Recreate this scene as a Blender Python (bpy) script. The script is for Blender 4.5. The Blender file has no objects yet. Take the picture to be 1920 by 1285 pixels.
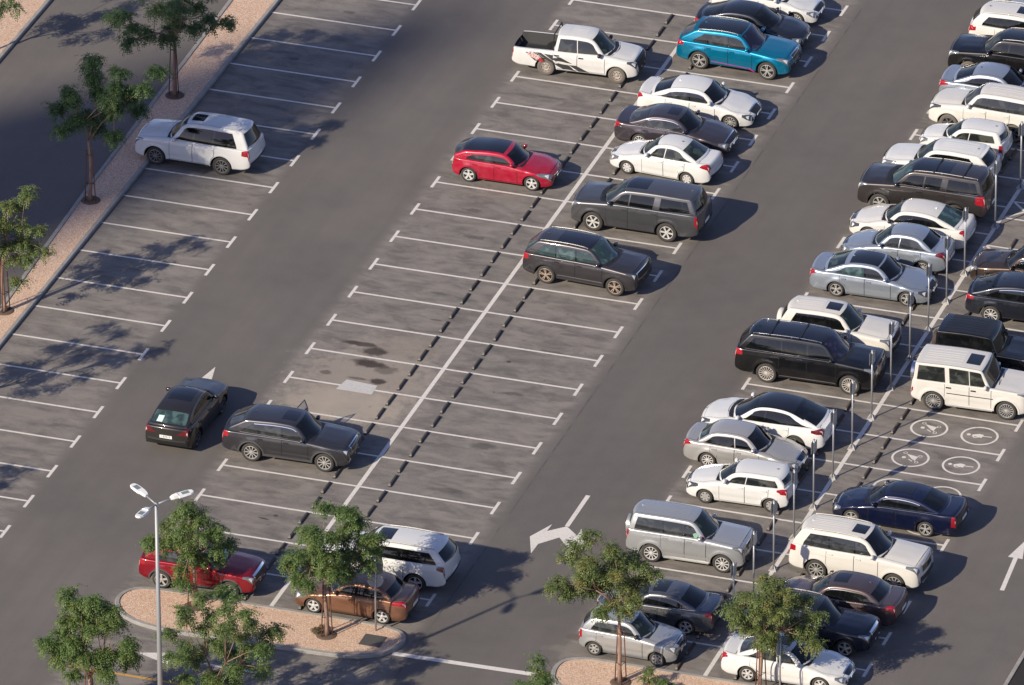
import bpy, math, random
import numpy as np
from mathutils import Matrix, Vector

SC = bpy.context.scene
COL = SC.collection
R = math.radians
rng = np.random.default_rng(7)
random.seed(7)

# ---------------------------------------------------------------- camera
cam_d = bpy.data.cameras.new('camera')
cam_d.sensor_width = 36.0
cam_d.lens = 377.445
cam_d.clip_start = 1.0
cam_d.clip_end = 4000.0
cam = bpy.data.objects.new('camera', cam_d)
COL.objects.link(cam)
_fw = Vector((-0.2834583692723984, 0.8376431131806619, -0.466910449476601))
_rt = Vector((0.9478457517656709, 0.31870833480799404, -0.0036644486196289092))
_up = Vector((-0.14573875170730297, 0.44359780462139864, 0.8842970111822569))
_m = Matrix((_rt, _up, -_fw)).transposed().to_4x4()
_m.translation = Vector((120.19976903192072, -379.44229589615577, 195.00722623031587))
cam.matrix_world = _m
SC.camera = cam

# ---------------------------------------------------------------- sky, sun, exposure
SUN_EL = R(31.0)
SUN_AZ = math.atan2(-0.4909, -0.8712)          # direction towards the sun, clockwise from +Y
world = bpy.data.worlds.new('World')
SC.world = world
world.use_nodes = True
wn = world.node_tree.nodes
sky = wn.new('ShaderNodeTexSky')
sky.sky_type = 'NISHITA'
sky.sun_disc = False
sky.sun_elevation = SUN_EL
sky.sun_rotation = SUN_AZ % (2 * math.pi)
sky.air_density = 1.0
sky.dust_density = 0.4
sky.ozone_density = 2.6
wn['Background'].inputs['Strength'].default_value = 0.10
_tint = wn.new('ShaderNodeMix'); _tint.data_type = 'RGBA'; _tint.blend_type = 'MULTIPLY'      # the air here is a little violet
_tint.inputs[0].default_value = 1.0; _tint.inputs[7].default_value = (1.13, 0.95, 1.05, 1)
world.node_tree.links.new(sky.outputs[0], _tint.inputs[6])
world.node_tree.links.new(_tint.outputs[2], wn['Background'].inputs['Color'])
sun_d = bpy.data.lights.new('sun', 'SUN')
sun_d.energy = 4.6
sun_d.angle = R(0.53)
sun_d.color = (1.0, 0.89, 0.70)
sun = bpy.data.objects.new('sun', sun_d)
COL.objects.link(sun)
_sd = Vector((-0.4909 * math.cos(SUN_EL), -0.8712 * math.cos(SUN_EL), math.sin(SUN_EL)))
sun.rotation_euler = (-_sd).to_track_quat('-Z', 'Y').to_euler()
SC.view_settings.view_transform = 'Standard'
SC.view_settings.look = 'None'
SC.view_settings.exposure = 0.46
SC.view_settings.gamma = 1.0
SC.view_settings.use_curve_mapping = False
SC.cycles.max_bounces = 6
SC.cycles.transparent_max_bounces = 8

# ---------------------------------------------------------------- helpers
def tag(o, label=None, cat=None, group=None, kind=None):
    if label: o['label'] = label
    if cat: o['category'] = cat
    if group: o['group'] = group
    if kind: o['kind'] = kind
    return o

def mesh(name, V, F, mats, fm=None, smooth=True):
    """V (n,3); F array (m,k) or list of index lists"""
    me = bpy.data.meshes.new(name)
    V = np.asarray(V, dtype=np.float32).reshape(-1, 3)
    if isinstance(F, np.ndarray):
        k = F.shape[1]; m = F.shape[0]
        li = F.astype(np.int32).ravel()
        ls = np.arange(0, m * k, k, dtype=np.int32)
        lt = np.full(m, k, dtype=np.int32)
    else:
        m = len(F)
        lt = np.array([len(f) for f in F], dtype=np.int32)
        ls = np.concatenate([[0], np.cumsum(lt)[:-1]]).astype(np.int32)
        li = np.array([i for f in F for i in f], dtype=np.int32)
    me.vertices.add(len(V)); me.vertices.foreach_set('co', V.ravel())
    me.loops.add(len(li)); me.loops.foreach_set('vertex_index', li)
    me.polygons.add(m)
    me.polygons.foreach_set('loop_start', ls)
    me.polygons.foreach_set('loop_total', lt)
    if not isinstance(mats, (list, tuple)): mats = [mats]
    for mt in mats: me.materials.append(mt)
    if fm is not None: me.polygons.foreach_set('material_index', np.asarray(fm, dtype=np.int32))
    me.polygons.foreach_set('use_smooth', np.full(m, bool(smooth)))
    me.update(calc_edges=True)
    me.validate()
    return me

def link(name, me, parent=None, loc=None, rot=None):
    o = bpy.data.objects.new(name, me)
    COL.objects.link(o)
    if parent is not None: o.parent = parent
    if loc is not None: o.location = loc
    if rot is not None: o.rotation_euler = rot
    return o

def empty(name, loc, rz=0.0):
    o = bpy.data.objects.new(name, None)
    COL.objects.link(o)
    o.location = loc; o.rotation_euler = (0, 0, rz)
    o.empty_display_size = 0.3
    return o

class MB:
    """collects simple solids into one mesh"""
    def __init__(s): s.v = []; s.f = []; s.m = []; s.n = 0
    def add(s, V, F, mi=0):
        s.v.append(np.asarray(V, float).reshape(-1, 3))
        for f in F: s.f.append([i + s.n for i in f]); s.m.append(mi)
        s.n += len(s.v[-1])
    def box(s, c, d, rz=0, mi=0, taper=1.0):
        x, y, z = np.array(d) / 2.0
        V = np.array([[-x, -y, -z], [x, -y, -z], [x, y, -z], [-x, y, -z],
                      [-x * taper, -y * taper, z], [x * taper, -y * taper, z], [x * taper, y * taper, z], [-x * taper, y * taper, z]])
        if rz:
            c_, s_ = math.cos(rz), math.sin(rz)
            V = V @ np.array([[c_, s_, 0], [-s_, c_, 0], [0, 0, 1]])
        s.add(V + np.array(c), [[3, 2, 1, 0], [4, 5, 6, 7], [0, 1, 5, 4], [1, 2, 6, 5], [2, 3, 7, 6], [3, 0, 4, 7]], mi)
    def tube(s, pts, rad, n=8, mi=0, cap=True):
        pts = np.asarray(pts, float); k = len(pts)
        rad = np.full(k, rad) if np.isscalar(rad) else np.asarray(rad, float)
        T = np.gradient(pts, axis=0); T /= np.linalg.norm(T, axis=1)[:, None] + 1e-12
        ref = np.array([0, 0, 1.0]) if abs(T[0, 2]) < 0.9 else np.array([1.0, 0, 0])
        V = []
        for i in range(k):
            a = np.cross(T[i], ref); a /= np.linalg.norm(a) + 1e-12
            b = np.cross(a, T[i])
            th = np.arange(n) * 2 * math.pi / n
            V.append(pts[i] + rad[i] * (np.cos(th)[:, None] * a + np.sin(th)[:, None] * b))
        F = []
        for i in range(k - 1):
            for j in range(n):
                F.append([i * n + j, i * n + (j + 1) % n, (i + 1) * n + (j + 1) % n, (i + 1) * n + j])
        if cap:
            F.append(list(range(n))[::-1]); F.append([(k - 1) * n + j for j in range(n)])
        s.add(np.concatenate(V), F, mi)
    def lathe(s, prof, n=24, axis='y', mi=0, close=False):
        prof = np.asarray(prof, float); k = len(prof)
        th = np.arange(n) * 2 * math.pi / n
        V = []
        for r, h in prof:
            if axis == 'y': V.append(np.stack([r * np.cos(th), np.full(n, h), r * np.sin(th)], 1))
            else: V.append(np.stack([r * np.cos(th), r * np.sin(th), np.full(n, h)], 1))
        F = []
        for i in range(k - 1):
            for j in range(n):
                F.append([i * n + j, i * n + (j + 1) % n, (i + 1) * n + (j + 1) % n, (i + 1) * n + j])
        s.add(np.concatenate(V), F, mi)
    def poly(s, pts, z0, z1=None, mi=0):
        """flat polygon at z0, or a prism z0..z1 (pts counter-clockwise)"""
        p = np.asarray(pts, float); n = len(p)
        if z1 is None:
            s.add(np.c_[p, np.full(n, z0)], [list(range(n))], mi)
        else:
            V = np.r_[np.c_[p, np.full(n, z0)], np.c_[p, np.full(n, z1)]]
            F = [[n + i for i in range(n)]] + [[i, (i + 1) % n, n + (i + 1) % n, n + i] for i in range(n)]
            s.add(V, F, mi)
    def build(s, name, mats, parent=None, smooth=False, loc=None, rot=None):
        me = mesh(name, np.concatenate(s.v), s.f, mats, s.m, smooth)
        return link(name, me, parent, loc, rot)

# ---------------------------------------------------------------- materials
MATS = {}
def principled(name):
    m = bpy.data.materials.new(name); m.use_nodes = True
    nt = m.node_tree
    return m, nt, nt.nodes['Principled BSDF']

def M(name, col=(0.5, 0.5, 0.5), rough=0.5, metal=0.0, coat=0.0, spec=0.5, emit=None):
    if name in MATS: return MATS[name]
    m, nt, b = principled(name)
    b.inputs['Base Color'].default_value = (*col, 1)
    b.inputs['Roughness'].default_value = rough
    b.inputs['Metallic'].default_value = metal
    b.inputs['Coat Weight'].default_value = coat
    b.inputs['Coat Roughness'].default_value = 0.04
    b.inputs['Specular IOR Level'].default_value = spec
    MATS[name] = m
    return m

def noise(nt, scale, detail=4, rough=0.6, vec=None, dist=0.0):
    n = nt.nodes.new('ShaderNodeTexNoise')
    n.inputs['Scale'].default_value = scale
    n.inputs['Detail'].default_value = detail
    n.inputs['Roughness'].default_value = rough
    n.inputs['Distortion'].default_value = dist
    if vec is not None: nt.links.new(vec, n.inputs['Vector'])
    return n

def maprange(nt, src, a, b, c=0.0, d=1.0, smooth=False):
    n = nt.nodes.new('ShaderNodeMapRange')
    n.interpolation_type = 'SMOOTHSTEP' if smooth else 'LINEAR'
    n.inputs['From Min'].default_value = a; n.inputs['From Max'].default_value = b
    n.inputs['To Min'].default_value = c; n.inputs['To Max'].default_value = d
    nt.links.new(src, n.inputs['Value'])
    return n.outputs['Result']

def mixc(nt, fac, a, b, mode='MIX'):
    n = nt.nodes.new('ShaderNodeMix'); n.data_type = 'RGBA'; n.blend_type = mode
    for k, v in ((0, fac), (6, a), (7, b)):
        if isinstance(v, (tuple, list)): n.inputs[k].default_value = (*v, 1)
        elif isinstance(v, (int, float)): n.inputs[k].default_value = v
        else: nt.links.new(v, n.inputs[k])
    return n.outputs[2]

def math_(nt, op, a, b=None, c=None):
    n = nt.nodes.new('ShaderNodeMath'); n.operation = op
    for i, v in enumerate((a, b, c)):
        if v is None: continue
        if isinstance(v, (int, float)): n.inputs[i].default_value = v
        else: nt.links.new(v, n.inputs[i])
    return n.outputs[0]

def bump(nt, b, h, strength, dist=0.02):
    n = nt.nodes.new('ShaderNodeBump')
    n.inputs['Strength'].default_value = strength; n.inputs['Distance'].default_value = dist
    nt.links.new(h, n.inputs['Height']); nt.links.new(n.outputs[0], b.inputs['Normal'])

def paint(name, col, metal=0.0, dust=0.0):
    """car paint: base coat under clear coat, a little dust that breaks up the gloss"""
    if name in MATS: return MATS[name]
    m, nt, b = principled(name)
    tc = nt.nodes.new('ShaderNodeTexCoord')
    n = noise(nt, 2.3, 5, 0.65, tc.outputs['Object'])
    f = maprange(nt, n.outputs['Fac'], 0.42, 0.75, 0.0, (0.08 if max(col) > .3 else 0.012) + dust)
    c = mixc(nt, f, col, (0.36, 0.31, 0.26))
    nt.links.new(c, b.inputs['Base Color'])
    b.inputs['Metallic'].default_value = metal
    r = maprange(nt, n.outputs['Fac'], 0.3, 0.75, 0.26, 0.38)
    nt.links.new(r, b.inputs['Roughness'])
    b.inputs['Coat Weight'].default_value = 0.9
    b.inputs['Specular IOR Level'].default_value = 0.25
    cr = maprange(nt, n.outputs['Fac'], 0.35, 0.8, 0.03, 0.12)
    nt.links.new(cr, b.inputs['Coat Roughness'])
    MATS[name] = m
    return m

def glassmat(name, base, hint=(0.05, 0.06, 0.05), amount=0.5):
    """tinted car glass: dark, mirror smooth, with dim shapes of what is inside"""
    if name in MATS: return MATS[name]
    m, nt, b = principled(name)
    tc = nt.nodes.new('ShaderNodeTexCoord')
    n = noise(nt, 2.6, 2, 0.5, tc.outputs['Object'], 0.6)
    f = maprange(nt, n.outputs['Fac'], 0.48, 0.66, 0.0, amount, True)
    c = mixc(nt, f, base, hint)
    nt.links.new(c, b.inputs['Base Color'])
    b.inputs['Roughness'].default_value = 0.04
    b.inputs['IOR'].default_value = 1.52
    MATS[name] = m
    return m

BLACK = M('black_plastic', (0.012, 0.012, 0.013), 0.55)
RUBBER = M('tyre_rubber', (0.036, 0.033, 0.031), 0.85)
UNDER = M('underbody', (0.006, 0.006, 0.006), 0.9)
SEAM = M('panel_gap', (0.008, 0.008, 0.008), 0.8)
CHROME = M('chrome', (0.75, 0.75, 0.76), 0.14, 1.0)
RIM_SILVER = M('rim_silver', (0.62, 0.61, 0.60), 0.32, 0.35)
RIM_DARK = M('rim_dark', (0.13, 0.13, 0.135), 0.3, 0.4)
RIM_GREY = M('rim_grey', (0.42, 0.41, 0.40), 0.32, 0.35)
RIM_DUSTY = M('rim_dusty_steel', (0.33, 0.29, 0.26), 0.6, 0.3)
TYRE_DUSTY = M('tyre_dusty', (0.12, 0.105, 0.092), 0.95)
BRAKE = M('brake_disc', (0.014, 0.014, 0.014), 0.6, 0.2)
LAMP = M('headlamp_lens', (0.20, 0.21, 0.225), 0.10, 0.5, 0.8)
LAMP_IN = M('lamp_reflector', (.72, .73, .74), .18, .3, .5)
REV = M('reversing_lamp', (.50, .40, .40), .2, 0, .6)
LAMP_DARK = M('headlamp_dark', (0.07, 0.075, 0.08), 0.12, 0.4, 0.8)
TAIL = M('tail_lamp_red', (0.28, 0.006, 0.014), 0.16, 0.0, 0.9)
TAIL_DARK = M('tail_lamp_dark', (0.11, 0.006, 0.01), 0.16, 0.0, 0.9)
PLATE = M('plate_white', (0.68, 0.68, 0.66), 0.5)
INK = M('plate_ink', (0.02, 0.02, 0.025), 0.6)
GLOSS = M('gloss_black', (0.007, 0.007, 0.008), 0.06, 0.0, 0.6)
G_DARK = glassmat('glass_dark', (0.004, 0.0045, 0.005), (0.016, 0.017, 0.017), 0.5)
G_GREEN = glassmat('glass_green', (0.010, 0.015, 0.013), (0.06, 0.085, 0.07), 0.6)
G_CLEAR = glassmat('glass_clear', (0.012, 0.015, 0.015), (0.075, 0.08, 0.07), 0.65)
G_GREY = glassmat('glass_grey', (0.022, 0.024, 0.027), (0.06, 0.064, 0.066), 0.6)
G_TEAL = glassmat('glass_teal', (0.025, 0.045, 0.047), (0.075, 0.125, 0.125), 0.8)
G_VIOLET = glassmat('glass_violet', (0.012, 0.012, 0.028), (0.045, 0.04, 0.085), 0.8)
SHADE = M('sunshade_teal', (0.06, 0.30, 0.38), 0.4, 0.2)

# ================================================================ vehicles
def rp(pts, step=0.09):
    """polyline of (x, z, r) with rounded corners, densely sampled, front (large x) to rear"""
    P = [np.array(p[:2], float) for p in pts]; r = [p[2] if len(p) > 2 else 0.0 for p in pts]
    out = [P[0]]
    for k in range(1, len(P) - 1):
        a, b, c = P[k - 1], P[k], P[k + 1]
        la, lc = np.linalg.norm(a - b), np.linalg.norm(c - b)
        d = min(r[k], la * 0.48, lc * 0.48)
        if d < 1e-3: out.append(b); continue
        p0 = b + (a - b) / la * d; p1 = b + (c - b) / lc * d
        for t in np.linspace(0, 1, 7):
            out.append((1 - t) ** 2 * p0 + 2 * t * (1 - t) * b + t * t * p1)
    out.append(P[-1])
    dense = [out[0]]
    for q in out[1:]:
        d = np.linalg.norm(q - dense[-1]); n = max(1, int(math.ceil(d / step)))
        a = dense[-1]
        for k in range(1, n + 1): dense.append(a + (q - a) * k / n)
    D = np.array(dense)
    D[:, 0] = np.minimum.accumulate(D[:, 0] - 1e-5 * np.arange(len(D)))
    return D

def sample(A, i, j):
    I, J = A.shape[:2]
    i = np.clip(i, 0, I - 1.0001); j = np.clip(j, 0, J - 1.0001)
    i0 = i.astype(int); j0 = j.astype(int); fi = (i - i0)[..., None]; fj = (j - j0)[..., None]
    return (A[i0, j0] * (1 - fi) * (1 - fj) + A[i0 + 1, j0] * fi * (1 - fj) + A[i0, j0 + 1] * (1 - fi) * fj + A[i0 + 1, j0 + 1] * fi * fj)

def normals(G):
    N = np.cross(np.gradient(G, axis=0), np.gradient(G, axis=1))
    N /= np.linalg.norm(N, axis=2)[..., None] + 1e-9
    return N

def gridquads(nu, nv, flip=False):
    a = (np.arange(nu - 1)[:, None] * nv + np.arange(nv - 1)[None, :]).ravel()
    q = np.stack([a, a + nv, a + nv + 1, a + 1], 1)
    return q[:, ::-1].copy() if flip else q

def bj(j):
    """section position: 2 sill, 11 top of the side, 15 edge of the upper face, 20 centre line -> row of the grid"""
    return np.interp(j, [0, 2, 11, 15, 20], [0, 2, 17, 21, 26])

class Shell:
    def fin(s):
        s.N = normals(s.G); s.I = len(s.G); s.J = s.G.shape[1] - 1
        s.zt = s.G[:, -1, 2]; s.xt = s.G[:, -1, 0]
        s.peak = int(np.argmax(s.zt))
    def ix(s, x): return float(np.interp(-x, -s.xs, np.arange(s.I)))
    def izf(s, z, n=None):
        n = s.peak + 1 if n is None else n
        zz = np.maximum.accumulate(s.pz[:n] + 1e-6 * np.arange(n)); return float(np.interp(z, zz, np.arange(n)))
    def izr(s, z, n=None):
        n = s.peak if n is None else n
        zz = np.maximum.accumulate(s.pz[n:][::-1] + 1e-6 * np.arange(s.I - n)); return float(s.I - 1 - np.interp(z, zz, np.arange(s.I - n)))
    def patch(s, ia, ib, ja, jb, off=0.005, sgn=1, nu=None, nv=None):
        fa = ja if callable(ja) else (lambda u: ja + 0 * u); fb = jb if callable(jb) else (lambda u: jb + 0 * u)
        nu = nu or max(3, int(abs(ib - ia)) + 2); nv = nv or 8
        u = np.linspace(0, 1, nu)[:, None]; v = np.linspace(0, 1, nv)[None, :]
        i = ia + (ib - ia) * u + 0 * v; j = fa(u) + (fb(u) - fa(u)) * v
        P = sample(s.G, i, j) + off * sample(s.N, i, j)
        P[..., 1] *= sgn
        return P.reshape(-1, 3), gridquads(nu, nv, sgn < 0)
    def across(s, ia, ib, j0, off=0.005, nu=None, nv=15, bow=(0.0, 0.0)):
        """patch from one side over the centre line to the other; bow bends its ends along the body at the middle"""
        nu = nu or max(3, int(abs(ib - ia)) + 2)
        u = np.linspace(0, 1, nu)[:, None]; w = np.linspace(-1, 1, nv)[None, :]
        i = ia + (ib - ia) * u + (bow[0] * (1 - u) + bow[1] * u) * (1 - w * w); j = s.J - np.abs(w) * (s.J - j0) + 0 * u
        P = sample(s.G, i, j); Nn = sample(s.N, i, j)
        sg = np.where(w < 0, -1.0, 1.0) + 0 * u
        P = P + off * Nn; P[..., 1] *= sg
        return P.reshape(-1, 3), gridquads(nu, nv, True)

DEF = dict(
    sedan=dict(tf=0.42, tr=0.48, zh=0.695, zc=0.98, zb=1.00, zd=1.05, fx=0.275, ws=0.78, rt=0.29, rb=0.135, clr=0.0, sh=0.035,
               tum=0.22, cur=0.38, rH=0.12, rB=0.045, rD=0.09, rC=0.10, tw=0.665, R=0.325, B=-0.28, Cw=None, pc=0.12, pa=0.06, kf=0.58, kr=0.72, roof=0.025, hr=0.06),
    hatch=dict(tf=0.45, tr=0.52, zh=0.76, zc=1.00, zb=1.04, zd=1.04, fx=0.25, ws=0.80, rt=0.12, rb=0.04, clr=0.02, sh=0.03,
               tum=0.20, cur=0.34, rH=0.12, rB=0.05, rD=0.07, rC=0.10, tw=0.66, R=0.30, B=-0.26, Cw=None, pc=0.26, pa=0.06, kf=0.58, kr=0.80, roof=0.03, hr=0.05),
    suv=dict(tf=0.50, tr=0.58, zh=0.98, zc=1.14, zb=1.14, zd=1.14, fx=0.265, ws=0.70, rt=0.085, rb=0.026, clr=0.15, sh=0.045,
             tum=0.21, cur=0.24, rH=0.10, rB=0.045, rD=0.06, rC=0.09, tw=0.66, R=0.375, B=-0.22, Cw=-1.12, pc=0.36, pa=0.06, kf=0.70, kr=0.84, roof=0.045, hr=0.05),
)

def text_mesh(name, cu, parent, fn=None):
    o = bpy.data.objects.new('tmp', cu); COL.objects.link(o)
    bpy.context.view_layer.update()
    me = bpy.data.meshes.new_from_object(o.evaluated_get(bpy.context.evaluated_depsgraph_get()))
    COL.objects.unlink(o); bpy.data.objects.remove(o)
    if fn:
        for v in me.vertices: v.co = fn(v.co.x, v.co.y)
    me.name = name
    return link(name, me, parent)

WHEELS = {}
def wheel_meshes(Rw, w, style, rimcol, tyrecol):
    key = (round(Rw, 3), round(w, 3), style, rimcol.name, tyrecol.name)
    if key in WHEELS: return WHEELS[key]
    frac = {'steel': 0.60, 'hub': 0.62, 'five': 0.70, 'double': 0.72, 'multi': 0.72, 'ten': 0.70, 'six': 0.66}[style]
    Rr = Rw * frac; h = w / 2
    t = MB()
    t.lathe([(Rr, -h + .015), (Rr + .02, -h), (Rw - .035, -h), (Rw - .006, -h + .03), (Rw, -h + .05), (Rw, h - .05), (Rw - .006, h - .03), (Rw - .035, h), (Rr + .02, h), (Rr, h - .012)], 28)
    tm = mesh('tyre', np.concatenate(t.v), t.f, tyrecol)
    b = MB(); b.lathe([(Rr - .005, -h + .02), (Rr - .02, h - .07), (Rr * .5, h - .085), (0.004, h - .085)], 24)
    bm = mesh('wheel', np.concatenate(b.v), b.f, BRAKE)
    r = MB()
    r.lathe([(Rr + .004, h - .012), (Rr - .012, h - .006), (Rr - .022, h - .02), (Rr - .022, h - .07)], 28)
    r.lathe([(.062, h - .06), (.058, h - .022), (.03, h - .016), (.003, h - .015)], 16)
    def spoke(a, w0, w1, y0=h - .03, y1=h - .018, r0=.04, r1=None):
        r1 = r1 or Rr - .012
        ca, sa = math.cos(a), math.sin(a)
        V = []
        for rr, ww, yy in ((r0, w0, y0), (r1, w1, y1)):
            for sx, dy in ((-1, 0), (1, 0), (1, -.03), (-1, -.03)):
                V.append((rr * ca - sx * ww * sa / 2, yy + dy, rr * sa + sx * ww * ca / 2))
        r.add(V, [[0, 1, 5, 4], [1, 2, 6, 5], [3, 0, 4, 7], [4, 5, 6, 7]])
    if style == 'five':
        for k in range(5): spoke(2 * math.pi * k / 5 + .3, .075, .085)
    elif style == 'six':
        for k in range(6): spoke(2 * math.pi * k / 6 + .1, .06, .075)
    elif style == 'double':
        for k in range(5):
            for d in (-.16, .16): spoke(2 * math.pi * k / 5 + d + .2, .035, .03)
    elif style == 'ten':
        for k in range(10): spoke(2 * math.pi * k / 10, .034, .036)
    elif style == 'multi':
        for k in range(16): spoke(2 * math.pi * k / 16, .018, .026)
    elif style == 'steel':
        r.lathe([(Rr - .02, h - .05), (Rr * .72, h - .03), (Rr * .55, h - .035), (Rr * .36, h - .05), (.06, h - .04)], 24)
        for k in range(8):
            a = 2 * math.pi * k / 8; r.box((Rr * .72 * math.cos(a), h - .028, Rr * .72 * math.sin(a)), (.03, .012, .03), mi=1)
    elif style == 'hub':
        r.lathe([(Rr - .015, h - .02), (Rr * .55, h - .012), (.06, h - .016)], 28)
        for k in range(7):
            a = 2 * math.pi * k / 7 + .2; r.lathe([(0.001, h - .0), (0.001, h)], 3)
            V = [(Rr * .78 * math.cos(a) + .026 * math.cos(q), h - .008, Rr * .78 * math.sin(a) + .026 * math.sin(q)) for q in np.arange(8) * math.pi / 4]
            r.add(V, [list(range(8))[::-1]], 1)
    rm = mesh('rim', np.concatenate(r.v), r.f, [rimcol, SEAM], r.m, False)
    WHEELS[key] = (bm, tm, rm)
    return WHEELS[key]

def car(kind, name, label, cat, x, y, ang, dims, col, **kw):
    """one vehicle: an Empty at its base, every visible piece a mesh under it.  Local x points forward."""
    L, W, H, WB, FO = dims
    P = dict(DEF[kind]); 
    if kind == 'suv' and 'zh' not in kw:
        sc = (H - 1.68) * 0.35; P['zh'] += sc; P['zc'] += sc; P['zb'] += sc; P['zd'] += sc
    P.update(dict(glass=G_DARK, wsg=None, rim='five', rimcol=RIM_SILVER, tyre=RUBBER, rails=None, crossbars=0, sunroof=None, roofpanel=None, clad=False,
                  grille=(0.42, GLOSS), gz=(0.50, 0.86), hl=LAMP, hlen=0.42, tl=TAIL, tlen=0.30, chrome=False, spare=None, fin=True, mirror=None, ribs=0,
                  pillar='black', bed=None, plate_f=True, plate_r=True, sill=None, handles=None, doors=2, spoiler=False, boxy=False, extra=None, tw_in=0.03, lower=None, steps=False, visor=False))
    P.update(kw)
    pm = col
    root = empty(name, (x, y, 0), R(ang))
    tag(root, label, cat, 'vehicles in the car park')
    xf = WB / 2 + FO; xr = xf - L; W2 = W / 2; Rw = P['R']
    xw = (WB / 2, -WB / 2); clr = P['clr']; Ra = Rw + (0.055 if kind != 'suv' else 0.075)
    xwb = P.get('ab', WB / 2 - {'sedan': .70, 'hatch': .60, 'suv': .68}[kind])
    if kind == 'suv' and not P['boxy'] and not P['bed'] and not P.get('keep'):
        d_ = min(max(.68 * H - P['zb'], 0), .11)
        for k_ in ('zb', 'zd'): P[k_] += d_
        P['zc'] += d_ * .75; P['zh'] += d_ * .75
    zc = P['zc']; zh = P['zh']; zb = P['zb']; zd = P['zd']
    xrb = xr + P['rb'] * L; xrt = xr + P['rt'] * L; xwt = xwb - P.get('wl', .46)
    tf = P['tf']; tr = P['tr']
    fr = 0.035 if P['boxy'] else 0.06
    if kind == 'sedan':
        top = rp([(xf, tf), (xf - .055, zh - .12, .10), (xf - .28, zh, .26), (xwb + .02, zc, .35), (xrb, zb + .02, .4), (xr + .10, zd, .12), (xr + .035, zd - .22, .1), (xr, tr)])
    else:
        hb = 0.08 if P['boxy'] else (0.20 if P['kf'] < .78 else .13)
        top = rp([(xf, tf), (xf - fr, zh - .12, .06), (xf - hb - .02, zh, hb), (xwb + .02, zc, .35), (xrb + .2, zb, .3), (xr + .085, zd, .05), (xr + .05, zd - .22, .06), (xr, tr)])
    bot = rp([(xf, tf), (xf - .03, .27 + clr, .05), (xf - .24, .20 + clr, .1), (WB / 2, .19 + clr), (-WB / 2, .19 + clr), (xr + .30, .24 + clr, .1), (xr + .05, .33 + clr, .06), (xr, tr)], 0.15)
    th = np.linspace(-88, 88, 15)
    ax = np.concatenate([[c + Ra * math.sin(R(t)) for t in th] + [c + Ra + .002, c - Ra - .002] for c in xw])
    ex = [] 
    if P['bed']: ex = [P['bed'][0], P['bed'][0] + .01, P['bed'][1], P['bed'][1] - .01]
    xs = np.sort(np.concatenate([top[:, 0], bot[:, 0], ax, ex]))[::-1]
    keep = [0]
    for k in range(1, len(xs)):
        if xs[keep[-1]] - xs[k] > 0.0018: keep.append(k)
    xs = xs[keep]
    zt = np.interp(-xs, -top[:, 0], top[:, 1]); zbt = np.interp(-xs, -bot[:, 0], bot[:, 1])
    zwc = Rw
    for c in xw:
        d2 = Ra ** 2 - (xs - c) ** 2
        zbt = np.where(d2 > 0, np.maximum(zbt, zwc + np.sqrt(np.maximum(d2, 0))), zbt)
    zt = np.maximum(zt, zbt + 0.015)
    dx = np.gradient(xs); dz = np.gradient(zt); ln = np.hypot(dx, dz) + 1e-9
    nx, nz = dz / ln, -dx / ln
    nx = np.clip(nx, -1, 1)
    zm = 0.60 + clr * .6
    Lf, Lr = (0.34, 0.30) if P['boxy'] else ((0.80 if P['kf'] < .78 else .45, 0.50) if kind == 'suv' else (1.0, 0.55))
    def plan(X):
        def e(d, k, Lc):
            u = np.clip(1 - d / Lc, 0, 1); return k + (1 - k) * np.power(np.maximum(1 - u ** 2.3, 0), 1 / 2.3)
        return np.minimum(e(xf - X, P['kf'], Lf), e(X - xr, P['kr'], Lr))
    def Yb(X, Z):
        X = np.asarray(X, float); Z = np.asarray(Z, float)
        t = np.where(Z < zm, 0.13 * np.square(np.clip((zm - Z) / zm, 0, 1)), (0.012 if P['boxy'] else 0.075) * np.square(np.clip((Z - zm) / (zb - zm), 0, 1.6)))
        yv = W2 * plan(X) * (1 - t)
        for c in xw:
            rr = np.hypot(X - c, Z - zwc)
            yv = yv + (0.022 if not P['boxy'] else 0.03) * np.exp(-np.square((rr - Ra - .03) / .085)) * np.clip((Z - .2) / .2, 0, 1)
        mid = np.exp(-np.power(np.abs((X - 0.0) / (WB * .5)), 6.0))
        yv = yv + 0.011 * np.exp(-np.square((Z - (zb - .19)) / .06)) * (0.35 + 0.65 * mid)
        yv = yv - 0.014 * np.exp(-np.square((Z - (zm - .14)) / .09)) * mid
        return yv
    rfil = np.interp(-xs, [-xf, -(xwb + .1), -(xwb - .5), -(xrb + .3), -(xrb - .02), -xr], [P['rH'], P['rH'], P['rB'], P['rB'], P['rD'], P['rD']])
    reff = np.minimum(rfil, .45 * (zt - zbt))
    etas = np.array([1, .93, .9, .6, .3, 0])
    G = np.zeros((len(xs), 27, 3)); G[:, :, 0] = xs[:, None]
    yb0 = Yb(xs, zbt); G[:, 1, 1] = .55 * yb0; G[:, :2, 2] = zbt[:, None]
    zs = zt - reff
    for k in range(16):
        zz = zbt + (zs - zbt) * k / 15.0
        G[:, 2 + k, 1] = Yb(xs, zz); G[:, 2 + k, 2] = zz
    ytop = Yb(xs, zs); ry = np.minimum(reff * 1.3, ytop * .5)
    for k, a in enumerate((24, 48, 69)):
        G[:, 18 + k, 1] = ytop - ry * (1 - math.cos(R(a))); G[:, 18 + k, 2] = zs + reff * math.sin(R(a))
    crown = 0.075 * np.abs(nx) + (0.022 + 0.032 * np.clip((xs - xwb) / .4, 0, 1)) * nz
    if P['boxy']: crown = 0.02 * np.abs(nx) + 0.012 * nz
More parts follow.
